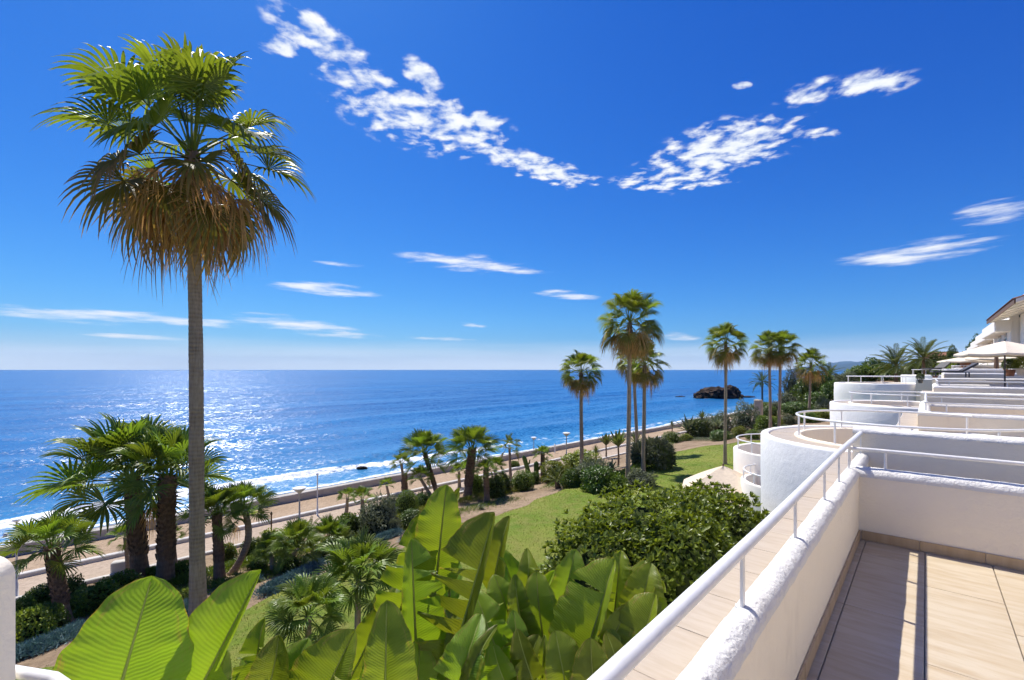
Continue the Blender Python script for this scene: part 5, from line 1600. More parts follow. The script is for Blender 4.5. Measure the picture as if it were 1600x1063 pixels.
SL = [
 # left garden
 ('dark shrub half hidden behind the left white wall', 34, 966, 34, 934, 'dark'),
 ('dark rounded shrub behind the leaning little palm, left side', 64, 952, 42, 915, 'dark'),
 ('bright leafy shrub in front of the left white wall', 46, 1010, 62, 952, 'lime'),
 ('dark shrub between the bright leafy shrub and the leaning palm', 78, 990, 40, 945, 'dark'),
 ('tall dark shrub just right of the leaning little palm', 110, 952, 40, 902, 'dark'),
 ('wide leafy green shrub halfway between the leaning palm and the thick trunk', 150, 952, 64, 913, 'mid'),
 ('low dark shrub below the wide leafy green one', 122, 960, 40, 928, 'dark'),
 ('leafy shrub just left of the thick palm trunk', 187, 928, 50, 896, 'mid'),
 ('small low shrub right of the two thick trunks', 284, 908, 30, 876, 'mid'),
 ('small shrub glimpsed between the two thick trunks', 240, 906, 22, 886, 'mid'),
 ('little green plant at the foot of the tall grey trunk', 292, 940, 22, 920, 'lime'),
 ('small dark shrub between the stout palm and the curved trunk', 352, 876, 30, 850, 'mid'),
 ('dark rounded shrub right of the curved palm trunk', 394, 874, 34, 842, 'dark'),
 ('bright leafy shrub behind the low silvery palm', 424, 872, 46, 832, 'lime'),
 ('low green shrub at the foot of the curved trunk', 404, 893, 30, 876, 'mid'),
 ('dark shrub under the low silvery palm', 452, 893, 40, 868, 'dark'),
 ('yellow green shrub left of the disc lamp', 456, 852, 36, 828, 'lime'),
 ('dark mound of leaves under the trunkless fan palm', 516, 872, 40, 842, 'dark'),
 ('leafy shrub right of the trunkless fan palm', 543, 838, 36, 803, 'mid'),
 ('grey green bushy shrub on short stems in the garden bed', 592, 836, 58, 780, 'grey'),
 ('dark green shrub under the small pair of palms', 562, 836, 34, 808, 'dark'),
 ('clipped round shrub, upper ball beside the grey green bush', 636, 806, 36, 766, 'ball'),
 ('clipped dark shrub, lower ball in front of the upper one', 642, 824, 38, 796, 'hedge'),
 ('dark grey shrub behind the grey green bush', 612, 802, 30, 776, 'grey'),
 ('small dark shrub beneath the large spiky fan palm', 661, 790, 26, 770, 'dark'),
 ('spiky grey tuft in the sandy bed below the clipped shrubs', 616, 836, 18, 812, 'grey'),
 ('round shrub right of the sturdy palm trunk', 746, 772, 22, 742, 'mid'),
 ('leafy shrub beneath the pale green palm tuft', 774, 776, 34, 744, 'mid'),
 ('dark shrub behind the short dark trunked palm', 786, 768, 26, 740, 'dark'),
 ('bright clipped round shrub at the edge of the lawn', 817, 766, 38, 735, 'ball'),
 ('small low shrub on the promenade side near the slim palm', 804, 732, 16, 720, 'mid'),
 ('yellow green spreading shrub behind the little lawn palm', 868, 752, 44, 722, 'lime'),
 ('low dark shrub left of the little lawn palm', 834, 756, 20, 738, 'dark'),
 ('bright flat hedge by the disc headed lamp', 908, 730, 56, 706, 'lime'),
 ('grey green domed shrub below the sea front palm', 924, 757, 52, 718, 'grey'),
 ('dark shrub left of the grey green dome', 893, 762, 30, 732, 'dark'),
 ('dark leafy shrub in front of the spiky clump', 935, 768, 50, 728, 'dark'),
 ('green bushy mound below the tallest lawn palm', 1000, 762, 46, 735, 'grey'),
 ('low dark bush behind the hedge, left of the tallest palm trunk', 962, 770, 34, 740, 'mid'),
 # far side of the lawn
 ('left clipped ball shrub along the far lawn edge', 1049, 692, 30, 674, 'ball'),
 ('small bright ball shrub next to the left clipped one', 1072, 689, 18, 678, 'lime'),
 ('dark clipped ball shrub behind the lone lawn palm', 1127, 688, 34, 672, 'hedge'),
 ('bright ball shrub right of the lone lawn palm', 1155, 683, 20, 667, 'lime'),
 ('rightmost ball shrub along the far lawn edge', 1176, 686, 22, 671, 'ball'),
 ('dark bush behind the left clipped ball shrubs', 1092, 683, 36, 655, 'dark'),
 ('grey shrub mass behind the dark clipped ball', 1124, 676, 36, 646, 'grey'),
 ('grey olive like bush left of the standing stone', 1163, 674, 40, 632, 'olive'),
 ('green bush at the foot of the close pair of palms', 1198, 672, 34, 650, 'mid'),
 ('bright bush between the close pair of palms', 1212, 668, 22, 652, 'lime'),
 ('dark hedge behind the close pair of palms', 1200, 655, 30, 634, 'hedge'),
 ('grey bush right of the close pair of palms', 1232, 664, 26, 648, 'grey'),
 ('long dark hedge below the farther slender palm', 1245, 648, 50, 628, 'hedge'),
 ('clipped green hedge left of the second drum', 1262, 660, 28, 642, 'ball'),
 ('bright hedge touching the second drum', 1284, 658, 28, 640, 'lime'),
 ('round grey bush beside the third drum', 1288, 645, 24, 624, 'olive'),
 ('dark bush behind the long dark hedge', 1275, 638, 30, 612, 'dark'),
 ('brownish bush on the slope toward the point', 1236, 636, 34, 610, 'grey'),
 ('dense bush above the brownish one on the slope', 1254, 628, 26, 600, 'tree'),
 ('bush at the foot of the small feather palm on the point', 1192, 640, 30, 628, 'mid'),
 ('pale bush beside the standing stone', 1212, 642, 22, 628, 'grey'),
]
for (lb, px, pyb, w, pyt, k) in SL: shrub(lb, px, pyb, w, pyt, k)
def far_tree(label, px, Y, wpx, pyt, kind='tree', trunk=.3, lift=0.0):
    b = on_ground(px, Y)
    pyb = HY - (b.z - EYE) / Y * 720
    return shrub(label, px, pyb, wpx, pyt, kind, 1.0, trunk, None, 'garden_tree', int(px), b, 'tree')
far_tree('airy little tree on the point, in front of the sea', 1237, 96, 24, 580, 'olive', .35)
far_tree('dark tree on the slope below the farther slender palm', 1262, 84, 34, 590)
far_tree('dark tree beside the feather palm on the slope', 1284, 88, 34, 584)
far_tree('dense green tree left of the third drum', 1300, 78, 30, 596, 'dark', .1)
far_tree('pale round tree on the slope above the third drum', 1322, 100, 34, 582, 'grey', .2)
far_tree('low rounded tree on the skyline left of the date palms', 1345, 108, 36, 572, 'mid', .2)
far_tree('dark tree on the skyline below the distant mountains', 1368, 112, 34, 563, 'tree', .2)
far_tree('dark bushy tree behind the left date palm', 1385, 105, 34, 570, 'dark', .1)
far_tree('dark hedge tree right of the left date palm', 1416, 100, 40, 574, 'hedge', .1)
far_tree('green tree behind the right date palm', 1436, 96, 34, 566, 'dark', .1)
far_tree('broad dark tree right of the right date palm', 1463, 104, 34, 556, 'tree', .2)
far_tree('tall narrow dark tree on the skyline left of the white houses', 1488, 118, 16, 540, 'hedge', .2)
far_tree('wide green tree at the foot of the stepped houses', 1500, 98, 36, 556, 'mid', .15)
far_tree('low bright bush behind the far white terrace', 1475, 74, 30, 568, 'lime', .05)
far_tree('green bush below the slanted sun shade', 1538, 46, 18, 571, 'mid', .0)
far_tree('dark treetop peeking over the stepped houses', 1527, 190, 22, 531, 'tree', .3)
far_tree('small bush on the left skyline slope above the sea', 1330, 122, 30, 579, 'lime', .1)
far_tree('low bush where the slope meets the sea', 1310, 118, 30, 588, 'grey', .1)
# red roofed house far off on the slope
p = on_ground(1476, 140); t_ = empty('red_roofed_house', (p.x, p.y, p.z + 1), rad(15), 'small distant house with red tiled roof among the trees on the slope', 'house')
hz_ = max(1.5, EYE + (HY - 560) / 720 * 140 - p.z - 1)
mb = MB(); mb.box((-5, -3, -4), (10, 0, 0), (0, 6, 0), (0, 0, 4 + hz_)); mb.build('wall', M['canvas_pale'], t_)
mb = MB(); mb.add([(-5.5, -3.5, hz_), (5.5, -3.5, hz_), (5.5, 3.5, hz_), (-5.5, 3.5, hz_), (-5.5, 0, hz_ + 2), (5.5, 0, hz_ + 2)], [(0, 1, 5, 4), (2, 3, 4, 5), (0, 4, 3), (1, 2, 5), (0, 3, 2, 1)]); mb.build('roof', M['terracotta'], t_)
for x in (-3, 0, 3):
    mb = MB(); mb.box((x - .5, -3.06, hz_ - 1.8), (1, 0, 0), (0, .1, 0), (0, 0, 1.1)); mb.build('window', M['window_glass'], t_)

# sword leaved clumps
def sword_mesh(seed, n, L, w, emin, emax, mat, droop=.25):
    r = random.Random(seed); V, Fc, U = [], [], []
    for i in range(n):
        az = i * 2.39996; e = rad(emax + (emin - emax) * (i + r.random()) / n)
        l = L * r.uniform(.8, 1.1)
        o = Vector((math.cos(az), math.sin(az), 0)); t = Vector((-math.sin(az), math.cos(az), 0))
        k = len(V)
        for j in range(5):
            f = j / 4
            c = o * (math.cos(e) * l * f + .04) + Vector((0, 0, math.sin(e) * l * f - droop * l * f * f * math.cos(e)))
            ww = w * (math.sin(math.pi * (.18 + .80 * f)) + .02) * (1 if j < 4 else .05)
            up = o * -math.sin(e) * ww * .35 + Vector((0, 0, math.cos(e) * ww * .35))
            V += [c - t * ww + up, c, c + t * ww + up]; U += [(0, f), (.5, f), (1, f)]
        for j in range(4):
            a = k + j * 3; Fc += [(a, a + 1, a + 4, a + 3), (a + 1, a + 2, a + 5, a + 4)]
    return mesh('sword_leaves', V, Fc, M[mat], U)
SW = {'yucca': sword_mesh(1, 60, 1.0, .045, -30, 85, 'feather', .15), 'agave': sword_mesh(2, 34, 1.0, .075, 5, 75, 'leaf_grey', .12), 'strel': sword_mesh(3, 26, 1.0, .10, 35, 86, 'feather', .10), 'blue': sword_mesh(4, 40, 1.0, .06, 0, 70, 'leaf_blue', .1)}
def sword(label, px, pyb, wpx, kind, hpx=0, name='yucca', b=None, cat='plant'):
    b = b or G(px, pyb); s = wpx / 720 * b.y / 2
    t = empty(name, b, px % 6, label, cat)
    h = hpx / 720 * b.y
    link('leaves', SW[kind], None, t, (0, 0, h), None, s)
    if h > .1:
        mb = MB(); mb.tube([(0, 0, -.1), (.03, 0, h * .5), (0, 0, h + .05)], [.09, .075, .06], 8); mb.build('trunk', M['bark_dark'], t)
    return t
sword('tall sword leaved clump at left in front of the sea, by the tallest palms', 947, 716, 40, 'strel', 20)
sword('tall sword leaved clump just left of the tallest palm trunk', 966, 730, 56, 'strel', 32)
sword('sword leaved clump between the two lawn palm trunks', 994, 714, 44, 'yucca', 22)
sword('low sword leaved clump at the foot of the tall clumps', 955, 742, 40, 'agave', 6)
sword('silvery agave at the lawn side of the dark mound', 953, 762, 32, 'agave', 4, 'agave')
sword('large grey agave clump along the far lawn edge', 1076, 684, 56, 'agave', 10, 'agave')
sword('second grey agave right of the large one', 1100, 682, 44, 'agave', 14, 'agave')
sword('tall agave rising behind the far agaves', 1097, 668, 30, 'yucca', 14, 'agave')
sword('spiky grey plant left of the lone lawn palm', 1120, 678, 40, 'agave', 10)
sword('short stemmed yucca left of the far agaves', 1050, 678, 16, 'yucca', 14)
sword('blue grey agave rosette left of the low silvery palm', 404, 908, 26, 'blue', 0, 'agave')
sword('blue grey agave rosette in the bed under the disc lamp', 476, 880, 24, 'blue', 0, 'agave')
sword('green agave rosette between the succulent mats in the middle bed', 548, 848, 22, 'agave', 0, 'agave')
sword('spiky agave rosette behind the low pale stone', 706, 784, 20, 'agave', 0, 'agave')
sword('small agave rosette at the foot of the short dark trunked palm', 752, 796, 20, 'agave', 0, 'agave')
sword('blue agave rosette at the lawn edge below the clipped shrubs', 628, 846, 22, 'blue', 0, 'agave')
sword('pale agave rosette near the foot of the stout brown palm', 322, 912, 26, 'agave', 0, 'agave')
sword('green agave rosette left of the thick trunked palm foot', 176, 948, 26, 'agave', 0, 'agave')
sword('small yucca by the sand near the sea front palm', 931, 720, 24, 'yucca', 14)
# the rounded cycad dome on the lawn
def dome_bush():
    b = G(1020, 732)
    t = empty('cycad_dome', b, 0, 'big dark rounded clump of arching leaves on the lawn beside the tallest palms', 'shrub')
    s = 30 / 720 * b.y
    V, Fa = leaf_cloud(2600, .34, .035, 77, (1, .9, .80), .08, fill=.3, bottom=-.3, up=-.2)
    link('foliage', np_mesh('foliage', V, Fa, M['leaf_grey']), None, t, (0, 0, s * .62), None, s)
    V, Fa = leaf_cloud(1800, .28, .035, 78, (.96, .86, .76), .08, fill=.3, bottom=-.5, up=-.3)
    link('foliage', np_mesh('foliage', V, Fa, M['leaf_dark']), None, t, (0, 0, s * .58), None, s)
    link('shade_core', core_mesh(4, (1, .9, .8), .74), None, t, (0, 0, s * .6), None, s)
dome_bush()
# two columnar cacti
def cactus(label, px, pyb, pyt, lean):
    b = G(px, pyb); H = (pyb - pyt) / 720 * b.y
    t = empty('cactus', b, 0, label, 'cactus')
    mb = MB(); rows = []
    for i in range(12):
        f = i / 11; R = .16 * (1 if f < .85 else math.sqrt(max(0.02, 1 - ((f - .85) / .15) ** 2)))
        rows.append([(lean * f + R * (1 + .18 * math.cos(8 * a)) * math.cos(a), R * (1 + .18 * math.cos(8 * a)) * math.sin(a), f * H - .05) for a in [2 * math.pi * k / 32 for k in range(32)]])
    mb.grid(rows, True); mb.build('column', M['leaf_dark'], t, smooth=True)
    mb = MB(); mb.tube([(lean * .5, 0, H * .5), (lean * .5 + .22, 0, H * .55), (lean * .5 + .28, 0, H * .75)], [.07, .08, .04], 10); mb.build('arm', M['leaf_dark'], t, smooth=True)
cactus('leaning columnar cactus behind the bright clipped shrub', 827, 742, 711, -.45)
cactus('dark upright columnar cactus left of the little lawn palm', 838, 750, 720, 0)
def stump():
    b = G(632, 770); t = empty('palm_stump', b, 0, 'rough brown palm stump on the promenade side, above the clipped shrubs', 'stump')
    H = 27 / 720 * b.y
    link('trunk', trunk_mesh(H, .22, .15, (0, 0), (0, 0), 5, True, 12, 1.1, .05), M['bark_dark'], t)
    link('leaf_bases', boots_mesh(.1, H, lambda z: .2 - .05 * z / H, lambda z: (0, 0), 6, .12), None, t)
stump()

# ------------------------------------------------------------------ blue ground cover
def ground_cover(label, pts, width, n, seed, name='blue_groundcover', mat='leaf_blue', h=.28):
    """low mat of fleshy leaves along a strip"""
    r = np.random.default_rng(seed)
    P = [G(*p) for p in pts]
    seg = np.array([[p.x, p.y] for p in P])
    k = r.integers(0, len(P) - 1, n); f = r.random(n)
    c = seg[k] * (1 - f[:, None]) + seg[k + 1] * f[:, None]
    q = r.normal(0, width * .4, (n, 2)); c = c + q
    dist = np.linalg.norm(q, axis=1)
    top = h * np.exp(-(dist / width) ** 2 * 1.5)
    z = np.array([gz(x, y) for x, y in c]) + top * r.random(n) ** .5
    base = np.stack([c[:, 0], c[:, 1], z], 1)
    d = r.normal(size=(n, 3)); d[:, 2] = np.abs(d[:, 2]) + .3; d /= np.linalg.norm(d, axis=1)[:, None]
    s = np.cross(d, r.normal(size=(n, 3))); s /= np.linalg.norm(s, axis=1)[:, None]
    L = r.uniform(.08, .18, n)[:, None]; W = .016
    V = np.stack([base - s * W * .6, base + s * W, base + d * L], 1).reshape(-1, 3)
    o = link(name, np_mesh(name, V, np.arange(3 * n).reshape(n, 3), M[mat]))
    tag(o, label, 'ground cover', kind='stuff')
ground_cover('blue green succulent strip along the lawn edge at far left', [(30, 1030), (75, 1012), (128, 988)], .42, 9000, 1)
ground_cover('blue green succulent mat near the tall grey trunk', [(278, 966), (300, 952)], .5, 4000, 2)
ground_cover('blue green succulent mats along the edge of the lawn in the middle bed', [(415, 930), (440, 917), (470, 902), (500, 885)], .38, 7000, 3)
ground_cover('blue green succulents below the trunkless fan palm', [(500, 872), (530, 864), (548, 858)], .42, 5000, 4)
ground_cover('blue grey succulents at the foot of the grey green shrub', [(590, 848), (604, 842), (622, 836)], .35, 4000, 5)
ground_cover('scattered small green weeds over the sandy garden beds', [(180, 945), (300, 925), (390, 905), (470, 880), (560, 845), (640, 822), (720, 800), (800, 780)], 1.3, 9000, 6, 'garden_weeds', 'leaf_mid', .10)

ground_cover('low mixed green ground cover between the shrubs of the left bed', [(40, 960), (110, 965), (190, 930), (290, 912), (380, 885), (450, 870)], 1.0, 16000, 7, 'low_groundcover', 'leaf_mid', .34)
ground_cover('low yellow green ground cover between the shrubs of the middle bed', [(470, 862), (530, 845), (600, 822), (660, 800), (740, 782), (800, 768)], .8, 15000, 8, 'low_groundcover', 'leaf_lime', .30)
ground_cover('low green ground cover in the bed beside the tall sword leaved clumps', [(860, 762), (910, 752), (960, 745), (1010, 728), (1045, 695)], .9, 12000, 9, 'low_groundcover', 'leaf_mid', .30)
ground_cover('low grey green ground cover along the far edge of the lawn', [(1045, 690), (1090, 688), (1140, 686), (1190, 676), (1230, 668)], 1.2, 12000, 10, 'low_groundcover', 'leaf_grey', .34)
# ------------------------------------------------------------------ big glossy hedge bush by the wall
def hedge_bush():
    c = Vector((2.75, 8.7, 0)); g0 = gz(c.x, c.y)
    t = empty('hedge_bush', (c.x, c.y, g0), BROT, 'large dense glossy green bush growing against the terrace wall', 'shrub')
    # overlapping mounds make the uneven outline
    r = np.random.default_rng(9)
    VV, FF, off = [], [], 0
    mounds = [(0, 0, 2.35, 1.75, 1.9, 1.98), (.85, 1.15, 2.35, 1.25, 1.3, 1.80), (-.2, -1.35, 2.1, 1.5, 1.35, 1.95), (.1, 1.9, 2.15, 1.2, 1.2, 1.85), (-1.05, .5, 1.9, 1.1, 1.4, 1.85), (.9, -.9, 2.45, 1.0, 1.2, 1.75), (-.75, -1.0, 1.6, 1.3, 1.4, 1.6), (.9, 2.7, 1.8, 1.0, 1.0, 1.5)]
    for i, (x, y, z, a, b, h) in enumerate(mounds):
        V, Fa = leaf_cloud(1500, .118, .027, 40 + i, (a, b, h), .07, rosette=9, fill=.16, bottom=-.75, up=.55, freq=3)
        V = V + np.array([x, y, z])
        VV.append(V); FF.append(Fa + off); off += len(V)
        link('shade_core', core_mesh(i * 2.1, (a, b, h), .76, .14), None, t, (x, y, z))
    link('foliage', np_mesh('foliage', np.concatenate(VV), np.concatenate(FF), M['leaf_pitt']), None, t)
    link('stem', STEM[0], None, t, (0, 0, 0), None, (2, 2, 2.2))
hedge_bush()

# ------------------------------------------------------------------ banana-like plants
def paddle_leaf(parent, Bp, Tp, W, roll=0.0, foldL=12.0, foldR=12.0, bow=.10, splits=(), tipcurl=.15, seed=0, wl=1.0, wr=1.0, dry=False, ncols=6, mat=None, ripple=1.0):
    """one paddle leaf from its base Bp to its tip Tp; W = half width; splits = (side, position, gap)"""
    r = random.Random(seed)
    ax = (Tp - Bp); L = ax.length; ax.normalize()
    mid = (Bp + Tp) / 2
    view = (mid - Vector((0, 0, EYE))).normalized()
    S = view.cross(ax); S.normalize()              # to the right, seen from the terrace
    N = S.cross(ax)                                 # towards the terrace
    cr, sr = math.cos(rad(roll)), math.sin(rad(roll))
    S, N = S * cr + N * sr, N * cr - S * sr
    rows = 54
    def width(s):
        a = min(1.0, (s / .22)) ** .65 if s < .22 else 1.0
        b = max(0.0, 1 - max(0.0, (s - .30) / .70) ** 2.6) ** .58
        return W * a * b * (1 + .03 * math.sin(s * 23 + seed) + .02 * math.sin(s * 51 + seed * 3))
    def centre(s):
        p = Bp + ax * L * s - N * bow * L * math.sin(math.pi * s * .9) * -1.0
        p = p - N * tipcurl * L * max(0, s - .72) ** 2 * 6
        return p
    V, Fc, U = [], [], []
    for side, wf, fo in ((-1, wl, foldL), (1, wr, foldR)):
        cuts = sorted([c for c in splits if c[0] == side], key=lambda c: c[1])
        bounds = [0.0] + [c[1] for c in cuts] + [1.0]
        for bi in range(len(bounds) - 1):
            s0, s1 = bounds[bi], bounds[bi + 1]
            nr = max(3, int(rows * (s1 - s0)))
            g0 = cuts[bi - 1][2] if bi > 0 else 0.0
            g1 = cuts[bi][2] if bi < len(cuts) else 0.0
            sag = r.uniform(-20, 26) if len(bounds) > 2 else 0.0
            n0 = len(V)
            for i in range(nr + 1):
                f = i / nr; s = s0 + (s1 - s0) * f
                w = max(width(s), .0015) * wf
                if cuts: w *= 1 + r.uniform(-.015, .015)
                for j in range(ncols + 1):
                    q = j / ncols
                    an = rad(fo + sag * q)
                    # half blade rises from the midrib, then rolls over towards its edge
                    lift = math.sin(an) * q - .16 * q * q * q
                    dx = math.cos(an) * q
                    # ribs sweep a little towards the tip; the two lips of a tear part from each other
                    sl = .05 * q * L * .25
                    gap = (g0 * (1 - f) ** 3 - g1 * f ** 3) * q * L
                    rp = ripple * (.010 * math.sin(s * 47 + seed) + .008 * math.sin(s * 83 + seed * 2)) * q * q * L * .5 + ripple * .006 * L * mnoise.noise((s * 9, q * 2 + side, seed))
                    p = centre(s) + S * (side * dx * w) + N * (lift * w + rp) + ax * (sl + gap)
                    V.append(p); U.append((side * q, s))
            wd = ncols + 1
            for i in range(nr):
                for j in range(ncols):
                    a = n0 + i * wd + j
                    fc = (a, a + 1, a + wd + 1, a + wd)
                    Fc.append(fc if side > 0 else fc[::-1])
    o_ = Bp
    me = mesh('leaf', [p - o_ for p in V], Fc, mat or (M['dry_leaf'] if dry else M['paddle']), U, True)
    lf = link('leaf', me, None, parent, o_ - parent.location)
    mb = MB()
    mb.tube([centre(s) - o_ - N * .002 + N * .004 for s in np.linspace(0, .985, 18)], [.0105 * (L / .9) * (1 - .85 * s) + .0012 for s in np.linspace(0, 1, 18)], 6)
    mb.build('midrib', M['midrib'], lf, smooth=True)
    return lf
def plant_clump(label, foot, leaves, seed, stem_h, fill=()):
    """leaves: (base px,py, tip px,py, depth base, depth tip, half width px, options)"""
    t = empty('banana_plant', foot, 0, label, 'plant')
    rr = random.Random(seed + 5)
    leaves = list(leaves)
    for (x0, x1, y0, y1, da, db, n) in fill:
        for _ in range(n):
            tx, ty = rr.uniform(x0, x1), rr.uniform(y0, y1); dd = rr.uniform(da, db); ln = rr.uniform(110, 170)
            an = rr.uniform(-.5, .5)
            leaves.append((tx - math.sin(an) * ln, ty + math.cos(an) * ln, tx, ty, dd - .05, dd + .05, rr.uniform(22, 36), dict(foldL=rr.uniform(6, 34), foldR=rr.uniform(6, 44), roll=rr.uniform(-40, 40), wl=rr.uniform(.8, 1.2), wr=rr.uniform(.8, 1.2), bow=rr.uniform(0, .12), tipcurl=rr.uniform(.05, .4))))
    for q in leaves:
        op = q[7]
        if not op.get('splits') and rr.random() < .72 and q[6] < 100:
            op['splits'] = tuple((rr.choice((-1, 1)), rr.uniform(.18, .82), rr.uniform(.02, .06)) for _ in range(rr.randint(2, 5)))
        elif op.get('splits'):
            op['splits'] = tuple((a, b, g * 1.9) for (a, b, g) in op['splits'])
    head = Vector((foot.x, foot.y, foot.z + stem_h))
    mb = MB(); mb.tube([(0, 0, -.1), (.05, .03, stem_h * .5), (0, 0, stem_h)], [.20, .16, .13], 14); mb.build('trunk', M['bark'], t, smooth=True)
    for i, lf in enumerate(leaves):
        bx, by, tx, ty, d0, d1, w, op = lf
        Bp = at(bx, by, d0); Tp = at(tx, ty, d1)
        paddle_leaf(t, Bp, Tp, w / 720.0 * (d0 + d1) / 2, seed=seed + i * 13, **op)
        # stalk from the head of the plant to the leaf
        m = (head + Bp) / 2; out = (Bp - head); m = head + out * .5 + Vector((0, 0, -.08 * out.length)) + Vector((out.x, out.y, 0)) * -.10
        dirv = (Tp - Bp).normalized()
        mb = MB(); mb.tube([head - t.location, m - t.location, Bp - dirv * .12 - t.location, Bp + dirv * .02 - t.location], [.034, .026, .016, .012], 8); mb.build('stalk', M['stalk'], t, smooth=True)
    return t
def foot_at(x, y): return Vector((x, y, gz(x, y)))
# left: two broad leaves close to the terrace
plant_clump('banana plant with two broad bright leaves at the lower left, nearest the terrace', foot_at(-1.75, 2.25), [
    (140, 1240, 236, 907, 2.05, 2.15, 92, dict(foldL=6, foldR=10, bow=.05, tipcurl=.10, wl=1.0, wr=1.0)),
    (250, 1200, 402, 903, 2.25, 2.35, 70, dict(foldL=10, foldR=62, bow=.06, tipcurl=.2, wl=1.15, wr=.95, splits=((1, .30, .02), (1, .62, .012)))),
    (395, 1120, 412, 968, 2.5, 2.6, 34, dict(foldL=20, foldR=45, roll=15)),
    (405, 1130, 436, 996, 2.45, 2.5, 40, dict(foldL=14, foldR=30, roll=-10, splits=((1, .5, .02),))),
    (440, 1130, 480, 1000, 2.7, 2.8, 38, dict(foldL=30, foldR=24, roll=20, splits=((-1, .55, .03),))),
    (320, 1180, 352, 1020, 2.9, 3.0, 42, dict(foldL=20, foldR=30, roll=25)),
], 100, 3.4, [(300, 480, 985, 1060, 2.7, 3.3, 7)])
plant_clump('tall banana plant in the middle with a split leaf and the highest upright leaf', foot_at(-.62, 3.75), [
    (678, 940, 697, 761, 3.95, 4.0, 40, dict(foldL=12, foldR=10, bow=.03, tipcurl=.12, wl=1.1, wr=.85)),
    (702, 930, 716, 764, 4.15, 4.25, 20, dict(foldL=30, foldR=55, roll=20, ripple=2.2)),
    (612, 990, 664, 803, 3.95, 4.05, 34, dict(foldL=14, foldR=20, wl=1.2, roll=-14, splits=((-1, .38, .02), (-1, .58, .018), (-1, .72, .012)))),
    (652, 1060, 643, 846, 3.5, 3.6, 33, dict(foldL=10, foldR=14, wl=.6, wr=1.45, bow=.05)),
    (700, 1060, 772, 804, 3.45, 3.6, 44, dict(foldL=8, foldR=66, wl=1.65, wr=.62, bow=.04, tipcurl=.08, splits=((-1, .24, .03), (-1, .36, .026), (-1, .48, .028), (-1, .59, .024), (-1, .66, .018)))),
    (768, 930, 795, 808, 4.0, 4.1, 27, dict(foldL=14, foldR=40, roll=10, splits=((1, .5, .02),))),
    (812, 970, 828, 864, 4.1, 4.15, 28, dict(foldL=22, foldR=34, tipcurl=.5, roll=-16)),
    (808, 1010, 773, 900, 3.75, 3.85, 26, dict(foldL=14, foldR=30, roll=-12, wl=1.2)),
    (822, 1015, 804, 900, 3.7, 3.8, 22, dict(foldL=40, foldR=16, roll=8, splits=((1, .55, .03),))),
    (800, 1080, 742, 925, 3.4, 3.55, 34, dict(foldL=20, foldR=12, wl=1.1, splits=((1, .42, .02), (1, .7, .02)))),
    (690, 1150, 748, 973, 3.0, 3.1, 44, dict(foldL=18, foldR=40, ripple=2.2, tipcurl=.5, splits=((-1, .5, .02),))),
    (720, 1130, 770, 980, 2.95, 3.05, 20, dict(foldL=40, foldR=26, roll=24, tipcurl=.3)),
    (600, 1170, 604, 943, 2.95, 3.05, 42, dict(foldL=20, foldR=14, wl=.9, wr=1.2)),
    (640, 1140, 655, 1000, 3.3, 3.4, 34, dict(foldL=16, foldR=16, roll=-20, splits=((1, .5, .02),))),
    (465, 1170, 552, 990, 2.6, 2.7, 60, dict(foldL=10, foldR=50, bow=.05, wl=1.15, wr=.8, splits=((1, .66, .03),))),
    (760, 1090, 700, 950, 3.9, 4.0, 34, dict(foldL=22, foldR=22, roll=-35)),
    (720, 1100, 690, 930, 4.2, 4.3, 36, dict(foldL=22, foldR=22, roll=30)),
    (850, 1100, 800, 960, 3.6, 3.65, 30, dict(foldL=18, foldR=26, roll=30)),
    (560, 1180, 585, 1010, 3.1, 3.2, 36, dict(foldL=18, foldR=26, roll=-28)),
], 300, 3.6, [(590, 800, 850, 960, 4.2, 4.7, 9), (600, 820, 960, 1060, 3.3, 4.2, 12)])
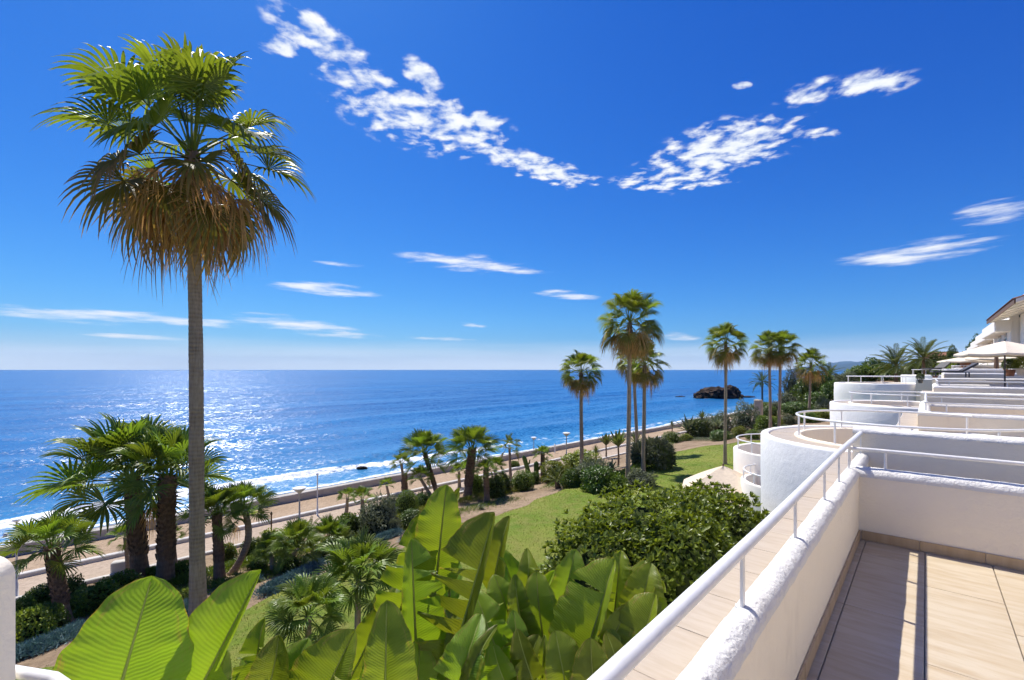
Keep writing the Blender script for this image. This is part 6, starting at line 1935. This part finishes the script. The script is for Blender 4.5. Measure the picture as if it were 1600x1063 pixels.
plant_clump('banana plant with many light green leaves beside the handrail at the lower right of centre', foot_at(.55, 3.55), [
    (866, 980, 899, 860, 4.0, 4.1, 32, dict(foldL=26, foldR=20, wl=.9, wr=1.0, roll=-8)),
    (856, 1040, 838, 896, 3.7, 3.8, 34, dict(foldL=12, foldR=12, roll=10)),
    (905, 1060, 960, 877, 3.4, 3.55, 44, dict(foldL=8, foldR=64, wl=1.5, wr=.55, bow=.04, splits=((-1, .72, .02),))),
    (960, 960, 970, 861, 3.95, 4.05, 26, dict(foldL=16, foldR=44, ripple=2)),
    (990, 990, 1018, 882, 3.8, 3.9, 34, dict(foldL=18, foldR=36, splits=((1, .6, .02),))),
    (1015, 1000, 1034, 908, 3.75, 3.8, 18, dict(foldL=30, foldR=20)),
    (985, 1080, 1024, 930, 3.3, 3.4, 38, dict(foldL=8, foldR=60, wl=1.4, wr=.7, splits=((-1, .58, .02),))),
    (925, 1075, 984, 944, 3.35, 3.45, 26, dict(foldL=24, foldR=20, wl=1.1, wr=1.2, roll=6, splits=((-1, .5, .012),))),
    (895, 1130, 868, 988, 3.1, 3.2, 38, dict(foldL=14, foldR=16, wl=.8, wr=1.15, splits=((1, .6, .02),))),
    (930, 1150, 923, 1000, 2.95, 3.05, 38, dict(foldL=16, foldR=14, splits=((1, .5, .03),))),
    (860, 1130, 808, 986, 3.2, 3.3, 28, dict(foldL=20, foldR=14, roll=12)),
    (846, 1070, 851, 994, 3.25, 3.3, 11, dict(foldL=30, foldR=30)),
    (930, 1060, 905, 930, 3.9, 4.0, 34, dict(foldL=18, foldR=18, roll=-30)),
    (880, 1080, 885, 950, 3.9, 3.95, 30, dict(foldL=18, foldR=28, roll=35)),
    (960, 1110, 955, 985, 3.3, 3.35, 32, dict(foldL=18, foldR=28, roll=-25)),
    (815, 1120, 770, 1010, 3.2, 3.25, 28, dict(foldL=20, foldR=24, roll=20)),
    (1000, 1060, 1003, 925, 3.95, 4.05, 28, dict(foldL=20, foldR=24, roll=30)),
    (800, 1010, 838, 950, 4.1, 4.15, 30, dict(foldL=20, foldR=24, roll=-30)),
], 600, 3.5, [(820, 1020, 880, 960, 4.2, 4.6, 9), (800, 1000, 960, 1060, 3.2, 4.0, 11)])
# young fan palms below the banana leaves
palm_px('bright low fan palm seen from above between the broad leaf and the middle plant', 556, 985, 560, 905, 84, 12, at_ground=foot_at(at(556, 985, 7.4).x, 7.4), seed=171, counts=(4, 12, 14, 4, 0), young=True, petal=.85)
palm_px('low feathery fan palm below the bright one, partly shaded by banana leaves', 478, 1010, 482, 962, 80, 12, at_ground=foot_at(at(478, 1010, 6.2).x, 6.2), seed=173, counts=(3, 10, 14, 6, 0), young=True, petal=.8)

# ------------------------------------------------------------------ sea air
def haze():
    mb = MB(); mb.box((-16000, -3300, -42), (38000, 0, 0), (0, 25000, 0), (0, 0, 620))
    o = mb.build('haze', None); o['kind'] = 'stuff'; tag(o, 'thin blue sea air over the whole view', 'haze')
    m = bpy.data.materials.new('sea_air'); m.use_nodes = True
    t = NT(m.node_tree)
    v = t.n('ShaderNodeVolumePrincipled')
    v.inputs['Color'].default_value = (0.42, 0.68, 1.0, 1)
    v.inputs['Density'].default_value = HAZE
    v.inputs['Anisotropy'].default_value = 0.0
    out = t.n('ShaderNodeOutputMaterial'); t.link(v.outputs[0], out.inputs['Volume'])
    o.data.materials.append(m)
HAZE = 3.2e-5
if HAZE: haze()
